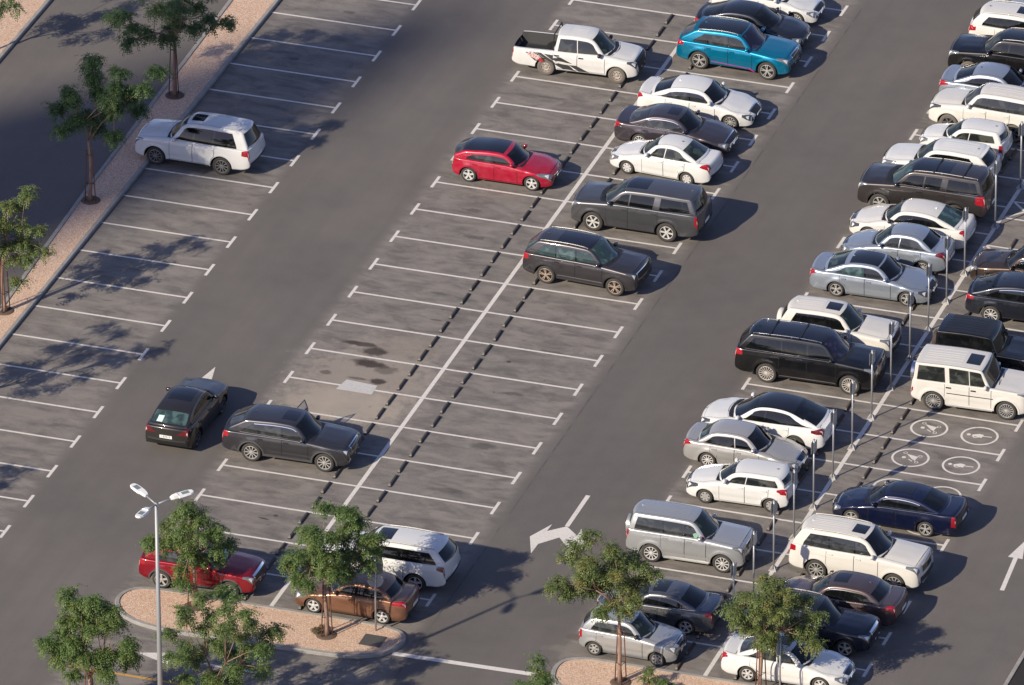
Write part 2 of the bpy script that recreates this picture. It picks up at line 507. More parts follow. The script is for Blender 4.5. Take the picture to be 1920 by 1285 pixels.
    for k, e in enumerate(etas):
        c = crown * (1 - e * e)
        G[:, 21 + k, 0] += c * nx; G[:, 21 + k, 1] = (ytop - ry) * e; G[:, 21 + k, 2] = zt + c * nz + (0.014 * np.clip((xs - xwb) / .3, 0, 1) * np.clip((xf - .35 - xs) / .3, 0, 1) if k == 3 else 0)
    bedmask = None
    if P['bed']:
        b0, b1, zfl = P['bed']
        inb = (xs < b0) & (xs > b1)
        for j in range(23, 27): G[inb, j, 2] = zfl
        bedmask = (xs[:-1] <= b0 + .001) & (xs[1:] >= b1 - .011)
    body = Shell(); body.G = G; body.xs = xs; body.pz = zt; body.fin()
    nF = int(np.searchsorted(-xs, -(xf - .30)))
    nR = int(np.searchsorted(-xs, -(xr + .16)))
    I = len(xs)
    full = np.concatenate([G, (G * np.array([1, -1, 1]))[:, 25:0:-1]], 1); K = full.shape[1]
    a = np.arange(I - 1)[:, None] * K; jj = np.arange(K)[None, :]; jn = (jj + 1) % K
    Q = np.stack([a + jj, a + K + jj, a + K + jn, a + jn], -1)
    fm = np.zeros((I - 1, K), int); fm[:, [0, 1, K - 1, K - 2]] = 1
    if bedmask is not None:
        for j in range(22, 30): fm[bedmask, j] = 2
    me = mesh('body', full.reshape(-1, 3), Q.reshape(-1, 4), [pm, UNDER, M('bed_liner', (0.02, 0.02, 0.022), .7)], fm.ravel())
    link('body', me, root)
    # ---------------------------------------------------------- cabin
    rC = P['rC']; rearx = P.get('cab_rear')
    if rearx is not None:
        prof = [(xwb, zc - .03), (xwt, H - P['hr'], .28), ((xwt + rearx) / 2 + .1, H, .5), (rearx + .10, H - P['roof'], .08), (rearx, zb + .02)]
    elif kind == 'sedan' or P.get('fast'):
        prof = [(xwb, zc - .03), (xwt, H - P['hr'], .38), (xwt - .62, H, .5), (xrt + .12, H - P['roof'] - .02, .42), (xrb, zb + (.05 if kind == 'sedan' else .06), .1), (xrb - .02, zb - .02)]
    else:
        prof = [(xwb, zc - .03), (xwt, H - P['hr'], .14 if P['boxy'] else .30), ((xwt + xrt) / 2 + .2, H, .6), (xrt, H - P['roof'], .09 if P['boxy'] else .14), (xrb + .02, zb + .12, .12), (xrb, zb - .02)]
    cp = rp(prof, 0.08); cx, cz = cp[:, 0], cp[:, 1]
    beltz = lambda X: np.interp(-np.asarray(X, float), -xs, zt)
    dx = np.gradient(cx); dz = np.gradient(cz); ln = np.hypot(dx, dz) + 1e-9; cnx, cnz = dz / ln, -dx / ln
    Wb = W2 * (1 - (0.012 if P['boxy'] else 0.065)) - P['sh']
    xcm = (xwt + xrt) / 2
    tfr, trr = (0.01, 0.01) if P['boxy'] else (0.05, 0.11 if kind == 'sedan' else 0.075)
    def Yc(X, Z):
        X = np.asarray(X, float); Z = np.asarray(Z, float); h = np.clip(Z - zb + .02, 0, 2)
        w = Wb - tfr * np.square(np.clip((X - xcm) / (xwb - xcm), 0, 1.2)) - trr * np.square(np.clip((xcm - X) / (xcm - xr), 0, 1.2))
        w = np.minimum(w, Yb(X, np.minimum(beltz(X) - .03, zb)) - .012)
        return w - P['tum'] * h - P['cur'] * h * h
    base = np.minimum(beltz(cx) - .07, cz)
    re = np.minimum(rC, .45 * np.maximum(cz - base, .01))
    sx, sz = cx - cnx * re, cz - cnz * re
    sz = np.maximum(sz, base)
    CG = np.zeros((len(cx), 15, 3)); CG[:, :, 0] = sx[:, None]
    for k in range(6):
        zz = base + (sz - base) * k / 5.0
        CG[:, k, 1] = Yc(sx, zz); CG[:, k, 2] = zz
    yt = Yc(sx, sz); ry = re * 1.15
    for k, a_ in enumerate((25, 50, 70)):
        s_ = 1 - math.sin(R(a_))
        CG[:, 6 + k, 0] = cx - cnx * re * s_; CG[:, 6 + k, 1] = yt - ry * (1 - math.cos(R(a_))); CG[:, 6 + k, 2] = np.maximum(cz - cnz * re * s_, base)
    ccr = (0.02 * np.abs(cnx) + 0.02 * cnz) if P['boxy'] else (0.05 * np.abs(cnx) + 0.030 * cnz)
    for k, e in enumerate((1, .85, .6, .35, .15, 0)):
        c = ccr * (1 - e * e)
        fb = np.clip((cx - (xwt - .45)) / (xwb - xwt + .45), 0, 1) ** 1.3 * P.get('wsb', .06 if P['boxy'] else .21) - np.clip(((xrt + .3) - cx) / (xrt + .3 - xrb), 0, 1) * P.get('rsb', .02 if P['boxy'] or rearx is not None else .08)
        CG[:, 9 + k, 0] = cx + c * cnx + fb * (1 - e * e); CG[:, 9 + k, 1] = (yt - ry) * e; CG[:, 9 + k, 2] = cz + c * cnz
    cab = Shell(); cab.G = CG; cab.xs = cx; cab.pz = cz; cab.fin()
    cab.peak = int(np.argmax(cz))
    full = np.concatenate([CG, (CG * np.array([1, -1, 1]))[:, 13::-1]], 1); K = full.shape[1]; I = len(cx)
    Q = gridquads(I, K)
    link('cabin', mesh('cabin', full.reshape(-1, 3), Q, pm), root)
    # ---------------------------------------------------------- helpers for overlays
    def put(nm, VF, mat, parent=root, smooth=True):
        return link(nm, mesh(nm, VF[0], VF[1], mat, None, smooth), parent)
    def pair(nm, fn, mat, parent=root):
        return [put(nm, fn(sg), mat, parent) for sg in (1, -1)]
    def side(Yf, xa, xb, za, zt_, off, sgn, nu=12, nv=5):
        """sheet on a side face; xa/xb rear and front edges as f(z-fraction), za/zt_ lower and upper edges as f(x)"""
        f = lambda q, t: q(t) if callable(q) else q + 0 * t
        t = np.linspace(0, 1, nv)[None, :]; s_ = np.linspace(0, 1, nu)[:, None]
        X = f(xb, t) + (f(xa, t) - f(xb, t)) * s_
        Z = f(za, X) + (f(zt_, X) - f(za, X)) * t
        Y = Yf(X, Z) + off
        Pt = np.stack([X, Y * sgn, Z], -1)
        return Pt.reshape(-1, 3), gridquads(nu, nv, sgn < 0)
    # ---------------------------------------------------------- side glass
    zlo = lambda X: beltz(X) + .022
    rimx = cab.xs; zc_side = sz
    def zroof(X): return np.interp(-np.asarray(X, float), -sx[np.argsort(-sx)], sz[np.argsort(-sx)]) - (.022 if kind == 'sedan' else .045)
    zmaxw = float(zroof(xcm))
    zmin = zb + .03
    def xA(z): 
        n = cab.peak; zz = np.maximum.accumulate(cz[:n + 1] + 1e-6 * np.arange(n + 1)); return np.interp(z, zz, cx[:n + 1]) - P['pa']
    def xC(z):
        n = cab.peak; zz = np.maximum.accumulate(cz[n:][::-1] + 1e-6 * np.arange(I - n)); return np.interp(z, zz, cx[n:][::-1]) + P['pc']
    ztop_f = lambda t: zmin + (zmaxw - zmin) * t
    slA = lambda t: xA(ztop_f(t))
    slC = lambda t: xC(ztop_f(t))
    if P.get('dslant') is not None:
        d0, d1 = P['dslant']; slC = lambda t: d0 + (d1 - d0) * t
    zup = lambda X: np.minimum(zroof(X), zmaxw + .03)
    B = P['B']; splits = [(B + .03, B - .03)]
    if P['Cw'] is not None: splits.append((P['Cw'] + P.get('cg', .025), P['Cw'] - P.get('cg', .025)))
    lean = 0.05
    def vert(xv): return lambda t: xv - lean * t
    edges = [slA] + [q for s_ in splits for q in (vert(s_[0]), vert(s_[1]))] + [slC]
    gl = P['glass']
    if P['pillar'] == 'black':
        pair('window_frame', lambda sg: side(Yc, lambda t: slC(t) - .012, lambda t: slA(t) + .012, lambda X: zlo(X) - .012, lambda X: zup(X) + .010, .002, sg, 24), GLOSS)
    for k in range(0, len(edges), 2):
        fa, ra = edges[k], edges[k + 1]
        def fn(sg, fa=fa, ra=ra): return side(Yc, lambda t: np.minimum(ra(t), fa(t) - .01), fa, zlo, lambda X: np.maximum(zup(X), zlo(X) + .01), .005, sg, 10)
        if P['pillar'] != 'black':
            pair('window_frame', lambda sg, fa=fa, ra=ra: side(Yc, lambda t: np.minimum(ra(t), fa(t) - .01) - .014, lambda t: fa(t) + .014, lambda X: zlo(X) - .014, lambda X: np.maximum(zup(X), zlo(X) + .01) + .012, .002, sg, 10), BLACK)
        pair('side_window', fn, P.get('glass%d' % (k // 2), gl))
    if P['chrome']:
        pair('chrome_strip', lambda sg: side(Yc, slC(np.array(0.)) - .02, slA(np.array(0.)) + .03, lambda X: zlo(X) - .022, lambda X: zlo(X) - .002, .010, sg, 16, 2), CHROME)
        if P['chrome'] == 2:
            pair('chrome_arch', lambda sg: side(Yc, slC(np.array(1.)), slA(np.array(1.)), lambda X: zup(X) - .002, lambda X: zup(X) + .020, .009, sg, 20, 2), CHROME)
    # ---------------------------------------------------------- windscreen, rear window, roof
    wsg = P['wsg'] or gl
    wtop = P.get('ws_top', H - P['hr'] - .03)
    put('windscreen', cab.across(cab.izf(zc + .015), cab.izf(wtop), 8.7, .005), wsg)
    bw_ = body.ix(xwb + P.get('wsb', .06 if P['boxy'] else .21)) - body.ix(xwb)
    put('cowl', body.across(body.ix(xwb + .11), body.ix(xwb - .06), 21.6, .004, nv=21, bow=(bw_, bw_)), BLACK)
    for sg in (-.55, .10):
        yv = W2 * sg; wb_ = MB()
        wb_.tube([(xwb + .25, yv, zc + .02), (xwb + .18, yv + W2 * .42, zc + .05)], .011, 5)
        wb_.build('wiper', BLACK, root)
    rg = P.get('rear_glass', gl)
    if kind == 'sedan' or P.get('fast'):
        put('rear_window', cab.across(cab.ix(xrt + P.get('rgf', -.02)), cab.izr(zb + .085), 8.9, .005), rg)
    elif rearx is None:
        put('rear_window', cab.across(cab.izr(H - .14), cab.izr(zb + .10), 8.6, .006), rg)
    else:
        put('rear_window', cab.across(cab.izr(H - .13), cab.izr(zb + .10), 9.6, .006), rg)
    if P['sunroof']:
        a_, b_, j_ = P['sunroof']; b_ = min(a_, xwt - .20) - (a_ - b_); a_ = min(a_, xwt - .20)
        put('sunroof', cab.across(cab.ix(a_), cab.ix(b_), j_, .006, nu=6), P.get('sunmat', GLOSS))
    if P['roofpanel']:
        a_, b_, j_ = P['roofpanel']; a_ = a_ if P.get('fast_roof') else min(a_, xwt - .12)
        put('roof_panel', cab.across(cab.ix(a_), cab.ix(b_), j_, .004, nu=24), P.get('roofmat', GLOSS))
    if rearx is None and not P['roofpanel']:
        pair('roof_gap', lambda sg: cab.patch(cab.ix(xwt - .08), cab.ix(xrt + .05), 9.02, 9.16, .003, sg, 24, 2), SEAM)
    if P['visor']:
        put('visor_band', cab.across(cab.izf(wtop) + .3, cab.izf(wtop) + 1.7, 9, .005), GLOSS)
    if P['ribs']:
        rb = MB(); rs0 = P.get('rib0', xwt - .35)
        if P['sunroof']: rs0 = min(rs0, min(P['sunroof'][0], xwt - .20) - (P['sunroof'][0] - P['sunroof'][1]) - .12)
        for k in range(P['ribs']):
            e = -.62 + 1.24 * k / (P['ribs'] - 1)
            u = np.linspace(cab.ix(rs0), cab.ix(xrt + .25), 14)
            j = np.full(14, 14 - abs(e) * 5.0)
            q = sample(CG, u, j); q[:, 1] *= np.sign(e) if e else 1
            nv_ = len(q)
            V = []
            for (X, Y_, Z) in q: V += [(X, Y_ - .030, Z + .0005), (X, Y_, Z + .013), (X, Y_ + .030, Z + .0005)]
            F = []
            for m_ in range(nv_ - 1):
                o = m_ * 3; F += [[o, o + 3, o + 4, o + 1], [o + 1, o + 4, o + 5, o + 2]]
            rb.add(V, [f[::-1] for f in F])
        rb.build('roof_rib', pm, root, True)
    if P['rails']:
        for sg in (1, -1):
            u = np.linspace(cab.ix(xwt - .22), cab.ix(xrt + .12), 12)
            q = sample(CG, u, np.full(12, 8.6)); q[:, 1] *= sg
            lift = .045 * np.sin(np.linspace(0.15, math.pi - .15, 12)) ** .35; q[:, 2] += lift
            rl = MB(); rl.tube(q, .015, 6, 0)
            for m_ in (0, 5, 11): rl.tube([q[m_], q[m_] - np.array([0, 0, .05])], .017, 6)
            rl.build('roof_rail', P['rails'], root, True)
        for k in range(P['crossbars']):
            X = xcm + (.45, -.75)[k]
            q = sample(CG, np.array([cab.ix(X)]), np.array([8.6]))[0]
            cb = MB(); cb.box((X, 0, q[2] + .045), (.055, 2 * q[1] + .04, .03)); cb.build('roof_crossbar', BLACK, root)
    if P['fin']:
        q = sample(CG, np.array([cab.ix(xrt + .22)]), np.array([14.0]))[0]
        f_ = MB(); f_.add([(q[0] + .08, 0, q[2] - .005), (q[0] - .05, -.02, q[2] - .008), (q[0] - .05, .02, q[2] - .008), (q[0] - .04, 0, q[2] + .05)], [[0, 1, 3], [1, 2, 3], [2, 0, 3]])
        f_.build('aerial', P.get('finmat', pm), root)
    if P['spoiler']:
        Xs = xrt - .02 if kind != 'sedan' else xr + .10
        sh_ = cab if kind != 'sedan' else body
        ii = sh_.ix(Xs)
        q = sample(sh_.G, np.full(9, ii), np.linspace(sh_.J - 5, sh_.J, 9))
        q = np.concatenate([q, (q * np.array([1, -1, 1]))[::-1][1:]])
        V = []
        for (X, Y_, Z) in q: V += [(X + .14, Y_, Z + .004), (X - .10, Y_ * .97, Z + .030), (X - .11, Y_ * .97, Z - .005)]
        F = []
        for m_ in range(len(q) - 1):
            o = m_ * 3; F += [[o, o + 1, o + 4, o + 3], [o + 1, o + 2, o + 5, o + 4], [o + 2, o, o + 3, o + 5]]
        link('spoiler', mesh('spoiler', V, F, P.get('spmat', pm), None, False), root)
    # ---------------------------------------------------------- bonnet, boot, doors
    jb = 21.75
    put('bonnet_gap', body.across(body.ix(xf - .17), body.ix(xwb + .13), jb - .12, .0015, nv=21, bow=(0, bw_)), SEAM)
    put('bonnet', body.across(body.ix(xf - .185), body.ix(xwb + .145), jb, .004, nv=21, bow=(0, bw_)), pm)
    if kind == 'sedan':
        put('boot_gap', body.across(body.ix(xrb - .06), body.izr(zd - .20), 21.3, .0015), SEAM)
        put('boot_lid', body.across(body.ix(xrb - .085), body.izr(zd - .19), 21.6, .004), pm)
    elif not P['bed']:
        put('tailgate_gap', body.across(body.ix(xr + .12), body.izr(tr + .12, nR), 20.6, .0015), SEAM)
        put('tailgate', body.across(body.ix(xr + .115), body.izr(tr + .135, nR), 20.9, .004), pm)
    sillz = .19 + clr + .075
    arch = lambda X: np.max([np.where(Ra ** 2 > (X - c) ** 2, zwc + np.sqrt(np.maximum((Ra + .05) ** 2 - (X - c) ** 2, 0)), 0) for c in xw], axis=0)
    dlo = lambda X: np.maximum(sillz, arch(X))
    dup_ = lambda X: beltz(X) - np.interp(-np.asarray(X, float), -xs, reff) - .004
    xd0 = min(xwb + .05, WB / 2 - Ra - .06); xd2 = P['Cw'] - .10 if P['Cw'] is not None and kind != 'hatch' else max(-WB / 2 + .10, B - 1.02)
    dl = [(xd0, B), (B, xd2)] if P['doors'] == 2 else [(xd0, B - .12)]
    for k, (xa_, xb_) in enumerate(dl):
        for sg in (1, -1):
            if P['extra'] == 'open_door' and sg == 1 and k == 1: 
                put('door_opening', side(Yb, xb_ + .01, xa_ - .01, lambda X: dlo(X), dup_, .009, sg, 16, 16), SEAM); continue
            put('door_gap', side(Yb, xb_ - .004, xa_ + .004, lambda X: dlo(X) - .014, dup_, .005, sg, 18, 16), SEAM)
            d_ = put('door', side(Yb, xb_ + .012, xa_ - .012, dlo, lambda X: dup_(X) + .004, .010, sg, 20, 16), pm)
            if k == 0 and P.get('decal'): pass
            hx = xb_ + .16; hz = zb - .145
            hb_ = MB(); yv = float(Yb(hx, hz)); hb_.box((hx, sg * (yv + .026), hz), (.20, .036, .04)); hb_.build('handle', P['handles'] or pm, d_)
    # ---------------------------------------------------------- lower trim
    if P['clad']:
        for c in xw:
            for sg in (1, -1):
                t_ = np.linspace(R(-14), R(194), 22)[:, None]; rr = np.array([Ra + .001, Ra + .03, Ra + .065])[None, :]
                X = c + rr * np.cos(t_); Z = np.maximum(zwc + rr * np.sin(t_), .2 + clr)
                Pt = np.stack([X, sg * (Yb(X, Z) + .010), Z], -1)
                put('arch_trim', (Pt.reshape(-1, 3), gridquads(22, 3, sg > 0)), P['clad'])
        pair('sill_trim', lambda sg: side(Yb, xw[1] + Ra + .02, xw[0] - Ra - .02, .195 + clr, .30 + clr, .010, sg, 8, 3), P['clad'])
    if P['sill']:
        z0, z1, mt = P['sill']
        pair('side_strip', lambda sg: side(Yb, xw[1] + Ra + .05, xw[0] - Ra - .05, z0, z1, .017, sg, 14, 3), mt)
    if P['steps']:
        for sg in (1, -1):
            s_ = MB(); s_.box((0, sg * (W2 - .03), .20 + clr), (WB - 2 * Ra - .1, .14, .04)); s_.build('side_step', P['steps'] if P['steps'] is not True else BLACK, root)
    if P['lower']:
        put('bumper_trim', body.across(body.izf(tf + .012, nF), body.izf(tf + .10, nF), bj(8.), .006), P['lower'])
    # ---------------------------------------------------------- lamps, grille, plates
    gh, gm = P['grille']; g0, g1 = P['gz']
    za_ = tf + (zh - tf) * g0; zb_ = tf + (zh - tf) * g1
    if P.get('gframe', True) and gh > .1:
        put('grille_frame', body.across(body.izf(za_ - .018, nF), body.izf(zb_ + .018, nF), 26 - gh * 5 - .14, .005), P.get('gfm', CHROME))
    put('grille', body.across(body.izf(za_, nF), body.izf(zb_, nF), 26 - gh * 5, .008), gm)
    if P.get('grille_bar'):
        put('grille_bar', body.across(body.izf(zb_ - .03, nF), body.izf(zb_ + .012, nF), 26 - gh * 5 - .1, .013), P['grille_bar'])
    put('air_intake', body.across(body.izf(tf + .012, nF), body.izf(tf + (zh - tf) * .30, nF), 22.6, .007), BLACK)
    i0 = body.izf(tf + (zh - tf) * P.get('hl0', .62), nF); i1 = body.ix(xf - P['hlen'])
    hj = P.get('hj', (9.5, 11.3, 16.9, 13.2))
    pair('headlight', lambda sg: body.patch(i0, i1, lambda u: bj(hj[0] + (hj[1] - hj[0]) * u), lambda u: bj(hj[2] + (hj[3] - hj[2]) * np.power(u, .7)), .007, sg), P['hl'])
    pair('lamp_reflector', lambda sg: body.patch(i0 + (i1 - i0) * .22, i0 + (i1 - i0) * .62, lambda u: bj(hj[0] + 1.3 + (hj[1] - hj[0]) * u), lambda u: bj(hj[0] + 1.3 + (hj[2] - hj[0] - 1.3) * .62 + (hj[3] - hj[2]) * .62 * u), .012, sg), LAMP_IN)
    if P.get('fog', True):
        pair('fog_lamp', lambda sg: body.patch(body.izf(tf + .02, nF), body.izf(tf + .14, nF), bj(11.), bj(14.5), .009, sg), LAMP_DARK)
    if kind == 'sedan' or P.get('tl_top'):
        i0 = body.ix(xr + P['tlen']); i1 = body.izr(zd - .22, nR)
        tj = P.get('tj', (10.6, 8.6, 11.8, 16.0))
    else:
        i0 = body.ix(xr + P['tlen']); i1 = body.izr(zd - P.get('tz', .30), nR)
        tj = P.get('tj', (9.2, 7.6, 11.6, 14.4))
    pair('tail_light', lambda sg: body.patch(i0, i1, lambda u: bj(tj[0] + (tj[1] - tj[0]) * u), lambda u: bj(tj[2] + (tj[3] - tj[2]) * np.power(u, .6)), .008, sg), P['tl'])
    pair('reversing_lamp', lambda sg: body.patch(i0 + (i1 - i0) * .55, i0 + (i1 - i0) * .86, lambda u: bj(tj[0] * .45 + tj[2] * .55 + (tj[1] - tj[0]) * .5 * u), lambda u: bj(tj[0] * .25 + tj[2] * .75 + (tj[3] - tj[2]) * .45 * u), .012, sg), REV)
    if P['plate_f']:
        f_ = MB(); f_.box((xf + .055, 0, tf + .10), (.015, .50, .11)); f_.build('number_plate', PLATE, root)
    if P['plate_r']:
        zz = tr + .20; q = sample(G, np.array([body.izr(zz, nR)]), np.array([26.]))[0]
        f_ = MB(); f_.box((q[0] - .012, 0, zz), (.015, .50, .12)); pr_ = f_.build('number_plate', PLATE, root)
        if P.get('plate_text'):
            cu = bpy.data.curves.new('plate_text', 'FONT'); cu.body = P['plate_text']; cu.size = .115; cu.align_x = 'CENTER'; cu.align_y = 'CENTER'
            cu.materials.append(INK)
            t_ = text_mesh('plate_text', cu, pr_); t_.location = (q[0] - .022, 0, zz); t_.rotation_euler = (R(90), 0, R(-90))
    put('rear_bumper_trim', body.across(body.izr(tr + .085, nR), body.izr(tr + .012, nR), bj(13.), .007), P.get('rbt', BLACK))
    # ---------------------------------------------------------- mirrors
    mm = P['mirror'] or pm
    for sg in (1, -1):
        mx = xwb - .17 + P.get('mx', 0); mz = zb + .07; my = float(Yb(mx, zb - .06)) + .06
        a_ = np.linspace(0, math.pi, 7)[:, None]; b_ = np.linspace(0, 2 * math.pi, 11)[:-1][None, :]
        sp = lambda v, e: np.sign(v) * np.abs(v) ** e
        X = mx + .075 * sp(np.cos(b_), .7) * sp(np.sin(a_), .6); Y_ = sg * my + .115 * sp(np.cos(a_), .7) + 0 * b_; Z = mz + .078 * sp(np.sin(b_), .7) * sp(np.sin(a_), .6)
        V = np.stack([X + 0 * a_, Y_, Z], -1).reshape(-1, 3)
        F = [[i * 10 + j, i * 10 + (j + 1) % 10, (i + 1) * 10 + (j + 1) % 10, (i + 1) * 10 + j] for i in range(6) for j in range(10)]
        mo = link('mirror', mesh('mirror', V, F, mm), root)
        st = MB(); st.tube([(mx + .02, sg * (my - .16), mz - .055), (mx, sg * (my - .04), mz - .03)], .03, 6); st.build('mirror_stem', BLACK, mo)
    # ---------------------------------------------------------- wheels
    ww = P.get('ww', .235 if kind != 'hatch' else .20)
    bm, tm, rm = wheel_meshes(Rw, ww, P['rim'], P['rimcol'], P['tyre'])
    for c in xw:
        for sg in (1, -1):
            w_ = link('wheel', bm, root, (c, sg * (W2 - ww / 2 - P['tw_in']), Rw), (0, 0, 0 if sg > 0 else math.pi))
            link('tyre', tm, w_); link('rim', rm, w_)
    if P['spare']:
        m1, m2 = P['spare']; zsp = P.get('spz', zb - .08); rs = .37
        s_ = MB(); s_.lathe([(.004, -.11), (rs * .55, -.115), (rs - .05, -.11), (rs, -.06), (rs, .08), (rs - .03, .11), (.004, .11)], 26)
        V = np.concatenate(s_.v)
        V = np.stack([V[:, 1] + xr - .07, V[:, 0], V[:, 2] + zsp], 1)
        sp_ = link('spare_wheel', mesh('spare_wheel', V, s_.f, m1), root)
        if m2 is not None:
            c_ = MB(); c_.lathe([(rs + .006, -.07), (rs + .006, .05)], 26)
            V = np.concatenate(c_.v); V = np.stack([V[:, 1] + xr - .07, V[:, 0], V[:, 2] + zsp], 1)
            link('spare_cover', mesh('spare_cover', V, c_.f, m2), sp_)
    info = dict(root=root, body=body, cab=cab, Yb=Yb, Yc=Yc, side=side, put=put, xf=xf, xr=xr, zb=zb, zc=zc, W2=W2, dlo=dlo, dup=dup_, xd=dl, xw=xw, Ra=Ra, pm=pm, zwc=zwc, WB=WB, H=H, nR=nR, zd=zd, G=G, xwb=xwb, xrt=xrt, xrb=xrb, xwt=xwt)
    return info

# ================================================================ the ground
def asphalt_mat():
    m, nt, b = principled('asphalt')
    L_ = nt.links
    geo = nt.nodes.new('ShaderNodeNewGeometry'); pos = geo.outputs['Position']
    sep = nt.nodes.new('ShaderNodeSeparateXYZ'); L_.new(pos, sep.inputs[0])
    big = noise(nt, .16, 5, .6, pos); mid = noise(nt, 1.1, 6, .62, pos); fine = noise(nt, 26, 3, .7, pos)
    st = nt.nodes.new('ShaderNodeMapping'); st.vector_type = 'POINT'; st.inputs['Scale'].default_value = (.75, 1.7, 1)
    L_.new(pos, st.inputs['Vector'])
    streak = noise(nt, 1.0, 6, .68, st.outputs[0], .4)
    st2 = nt.nodes.new('ShaderNodeMapping'); st2.inputs['Scale'].default_value = (1.6, .07, 1); L_.new(pos, st2.inputs['Vector'])
    lane = noise(nt, 1.0, 3, .55, st2.outputs[0])
    base = mixc(nt, maprange(nt, big.outputs['Fac'], .35, .68), (.108, .098, .094), (.144, .130, .122))
    # the bays lie dustier than the driving lanes
    def band(a, c, soft=.35):
        p = maprange(nt, sep.outputs['X'], a - soft, a + soft, 0, 1, True); q = maprange(nt, sep.outputs['X'], c - soft, c + soft, 1, 0, True)
        return math_(nt, 'MULTIPLY', p, q)
    bays = math_(nt, 'ADD', math_(nt, 'ADD', band(-16.9, -11.6), band(-5.8, 5.8)), band(11.3, 22.6))
    dust = math_(nt, 'MULTIPLY', bays, maprange(nt, streak.outputs['Fac'], .38, .66, 0.22, .95, True))
    base = mixc(nt, dust, base, (.225, .202, .184))
    bdark = math_(nt, 'MULTIPLY', bays, maprange(nt, streak.outputs['Fac'], .47, .30, 0.0, .6, True))
    base = mixc(nt, bdark, base, (.085, .078, .077))
    ln = math_(nt, 'MULTIPLY', math_(nt, 'SUBTRACT', 1.0, bays), maprange(nt, lane.outputs['Fac'], .38, .66, 0, .4))
    base = mixc(nt, ln, base, (.100, .091, .088))
    # the newer mat of the right-hand lane, with its paving seam
    new = band(6.15, 11.35, .06)
    base = mixc(nt, math_(nt, 'MULTIPLY', new, .34), base, (.094, .086, .083))
    seam = math_(nt, 'MULTIPLY', band(6.10, 6.17, .03), maprange(nt, mid.outputs['Fac'], .42, .6, 0, .75))
    base = mixc(nt, seam, base, (.05, .046, .045))
    # blotches: x, y, rx, ry, turn, colour, strength, raggedness
    wob = nt.nodes.new('ShaderNodeVectorMath'); wob.operation = 'SUBTRACT'
    wn_ = noise(nt, 2.2, 4, .65, pos); L_.new(wn_.outputs['Color'], wob.inputs[0]); wob.inputs[1].default_value = (.5, .5, .5)
    BL = [(-2.6, -34.2, 3.0, 3.4, 0, (.27, .232, .20), .88, .8), (-2.6, -36.5, 2.8, 1.7, .05, (.33, .285, .24), .92, .5), (-1.9, -31.2, 1.5, 1.1, 0, (.24, .20, .165), .5, .6),
          (-3.75, -31.55, .80, .22, -.02, (.032, .024, .019), .9, .5), (-3.0, -32.0, .55, .40, .3, (.030, .022, .018), .95, .5), (-2.9, -33.0, .85, .38, -.1, (.028, .020, .016), .97, .5),
          (-2.05, -33.3, .5, .35, .3, (.06, .045, .035), .6, .5), (-2.1, -34.3, .38, .25, .2, (.030, .021, .017), .95, .5), (-2.9, -34.28, .45, .11, 0, (.06, .045, .036), .7, .3),
          (-4.25, -34.18, .26, .20, 0, (.06, .046, .038), .7, .4), (-4.5, -35.0, .35, .18, 0, (.085, .06, .042), .55, .4), (-1.6, -28.75, .32, .09, 0, (.075, .05, .035), .7, .4),
          (3.45, -38.0, .55, .36, .1, (.058, .054, .052), .75, .45), (2.2, -31.15, .11, .10, 0, (.02, .02, .02), .8, .1), (-2.55, -46.0, .28, .07, -.15, (.02, .02, .02), .85, .2), (-2.2, -45.65, .12, .10, 0, (.02, .02, .02), .8, .2),
          (3.35, -41.75, .9, .22, 0, (.062, .058, .055), .6, .6), (11.6, -51.0, .6, .28, 0, (.085, .062, .045), .6, .4), (11.5, -51.9, .9, .35, .2, (.19, .17, .15), .6, .5), (1.6, -42.6, 1.0, 1.0, 0, (.175, .16, .15), .5, .7),
          (-4.4, -4.4, .5, .10, 0, (.055, .05, .048), .6, .7), (-3.4, -8.9, .6, .12, 0, (.055, .05, .048), .55, .7), (-3.3, -19.4, .45, .16, 0, (.05, .045, .043), .6, .8), (-2.5, -21.6, .5, .16, 0, (.05, .045, .043), .6, .8), (-2.2, -26.6, .5, .14, 0, (.06, .05, .045), .6, .8),
          (3.8, -28.3, .45, .14, 0, (.055, .05, .048), .55, .8), (3.6, -29.9, .5, .2, 0, (.052, .048, .046), .6, .9), (3.2, -33.6, .5, .16, 0, (.055, .05, .048), .55, .9), (4.2, -9.6, .6, .15, 0, (.052, .048, .046), .6, .9), (13.8, -46.2, 1.6, .6, 0, (.20, .17, .145), .6, .5),
          (-13.9, -4.0, .3, .12, 0, (.05, .046, .045), .6, .6), (-14.6, -8.8, .22, .16, 0, (.045, .042, .042), .6, .5), (-13.6, -10.4, .5, .2, 0, (.15, .14, .13), .5, .7), (-13.2, -24.4, .8, .4, 0, (.16, .148, .138), .5, .8),
          (-14.4, -31.2, .25, .05, .1, (.05, .045, .043), .6, .4), (-12.6, -36.4, .28, .08, 0, (.05, .045, .043), .6, .6), (21.9, -36.9, .7, .3, 0, (.088, .08, .077), .5, .7)]
    for (bx, by, rx, ry, tn, colr, stg, rag) in BL:
        mp = nt.nodes.new('ShaderNodeMapping'); mp.vector_type = 'TEXTURE'
        mp.inputs['Location'].default_value = (bx, by, 0); mp.inputs['Rotation'].default_value = (0, 0, tn); mp.inputs['Scale'].default_value = (rx, ry, 1)
        ad = nt.nodes.new('ShaderNodeVectorMath'); ad.operation = 'MULTIPLY_ADD'
        L_.new(wob.outputs[0], ad.inputs[0]); ad.inputs[1].default_value = (rag * rx * 2.6, rag * ry * 2.6, 0); L_.new(pos, ad.inputs[2])
        L_.new(ad.outputs[0], mp.inputs['Vector'])
        le = nt.nodes.new('ShaderNodeVectorMath'); le.operation = 'LENGTH'; L_.new(mp.outputs[0], le.inputs[0])
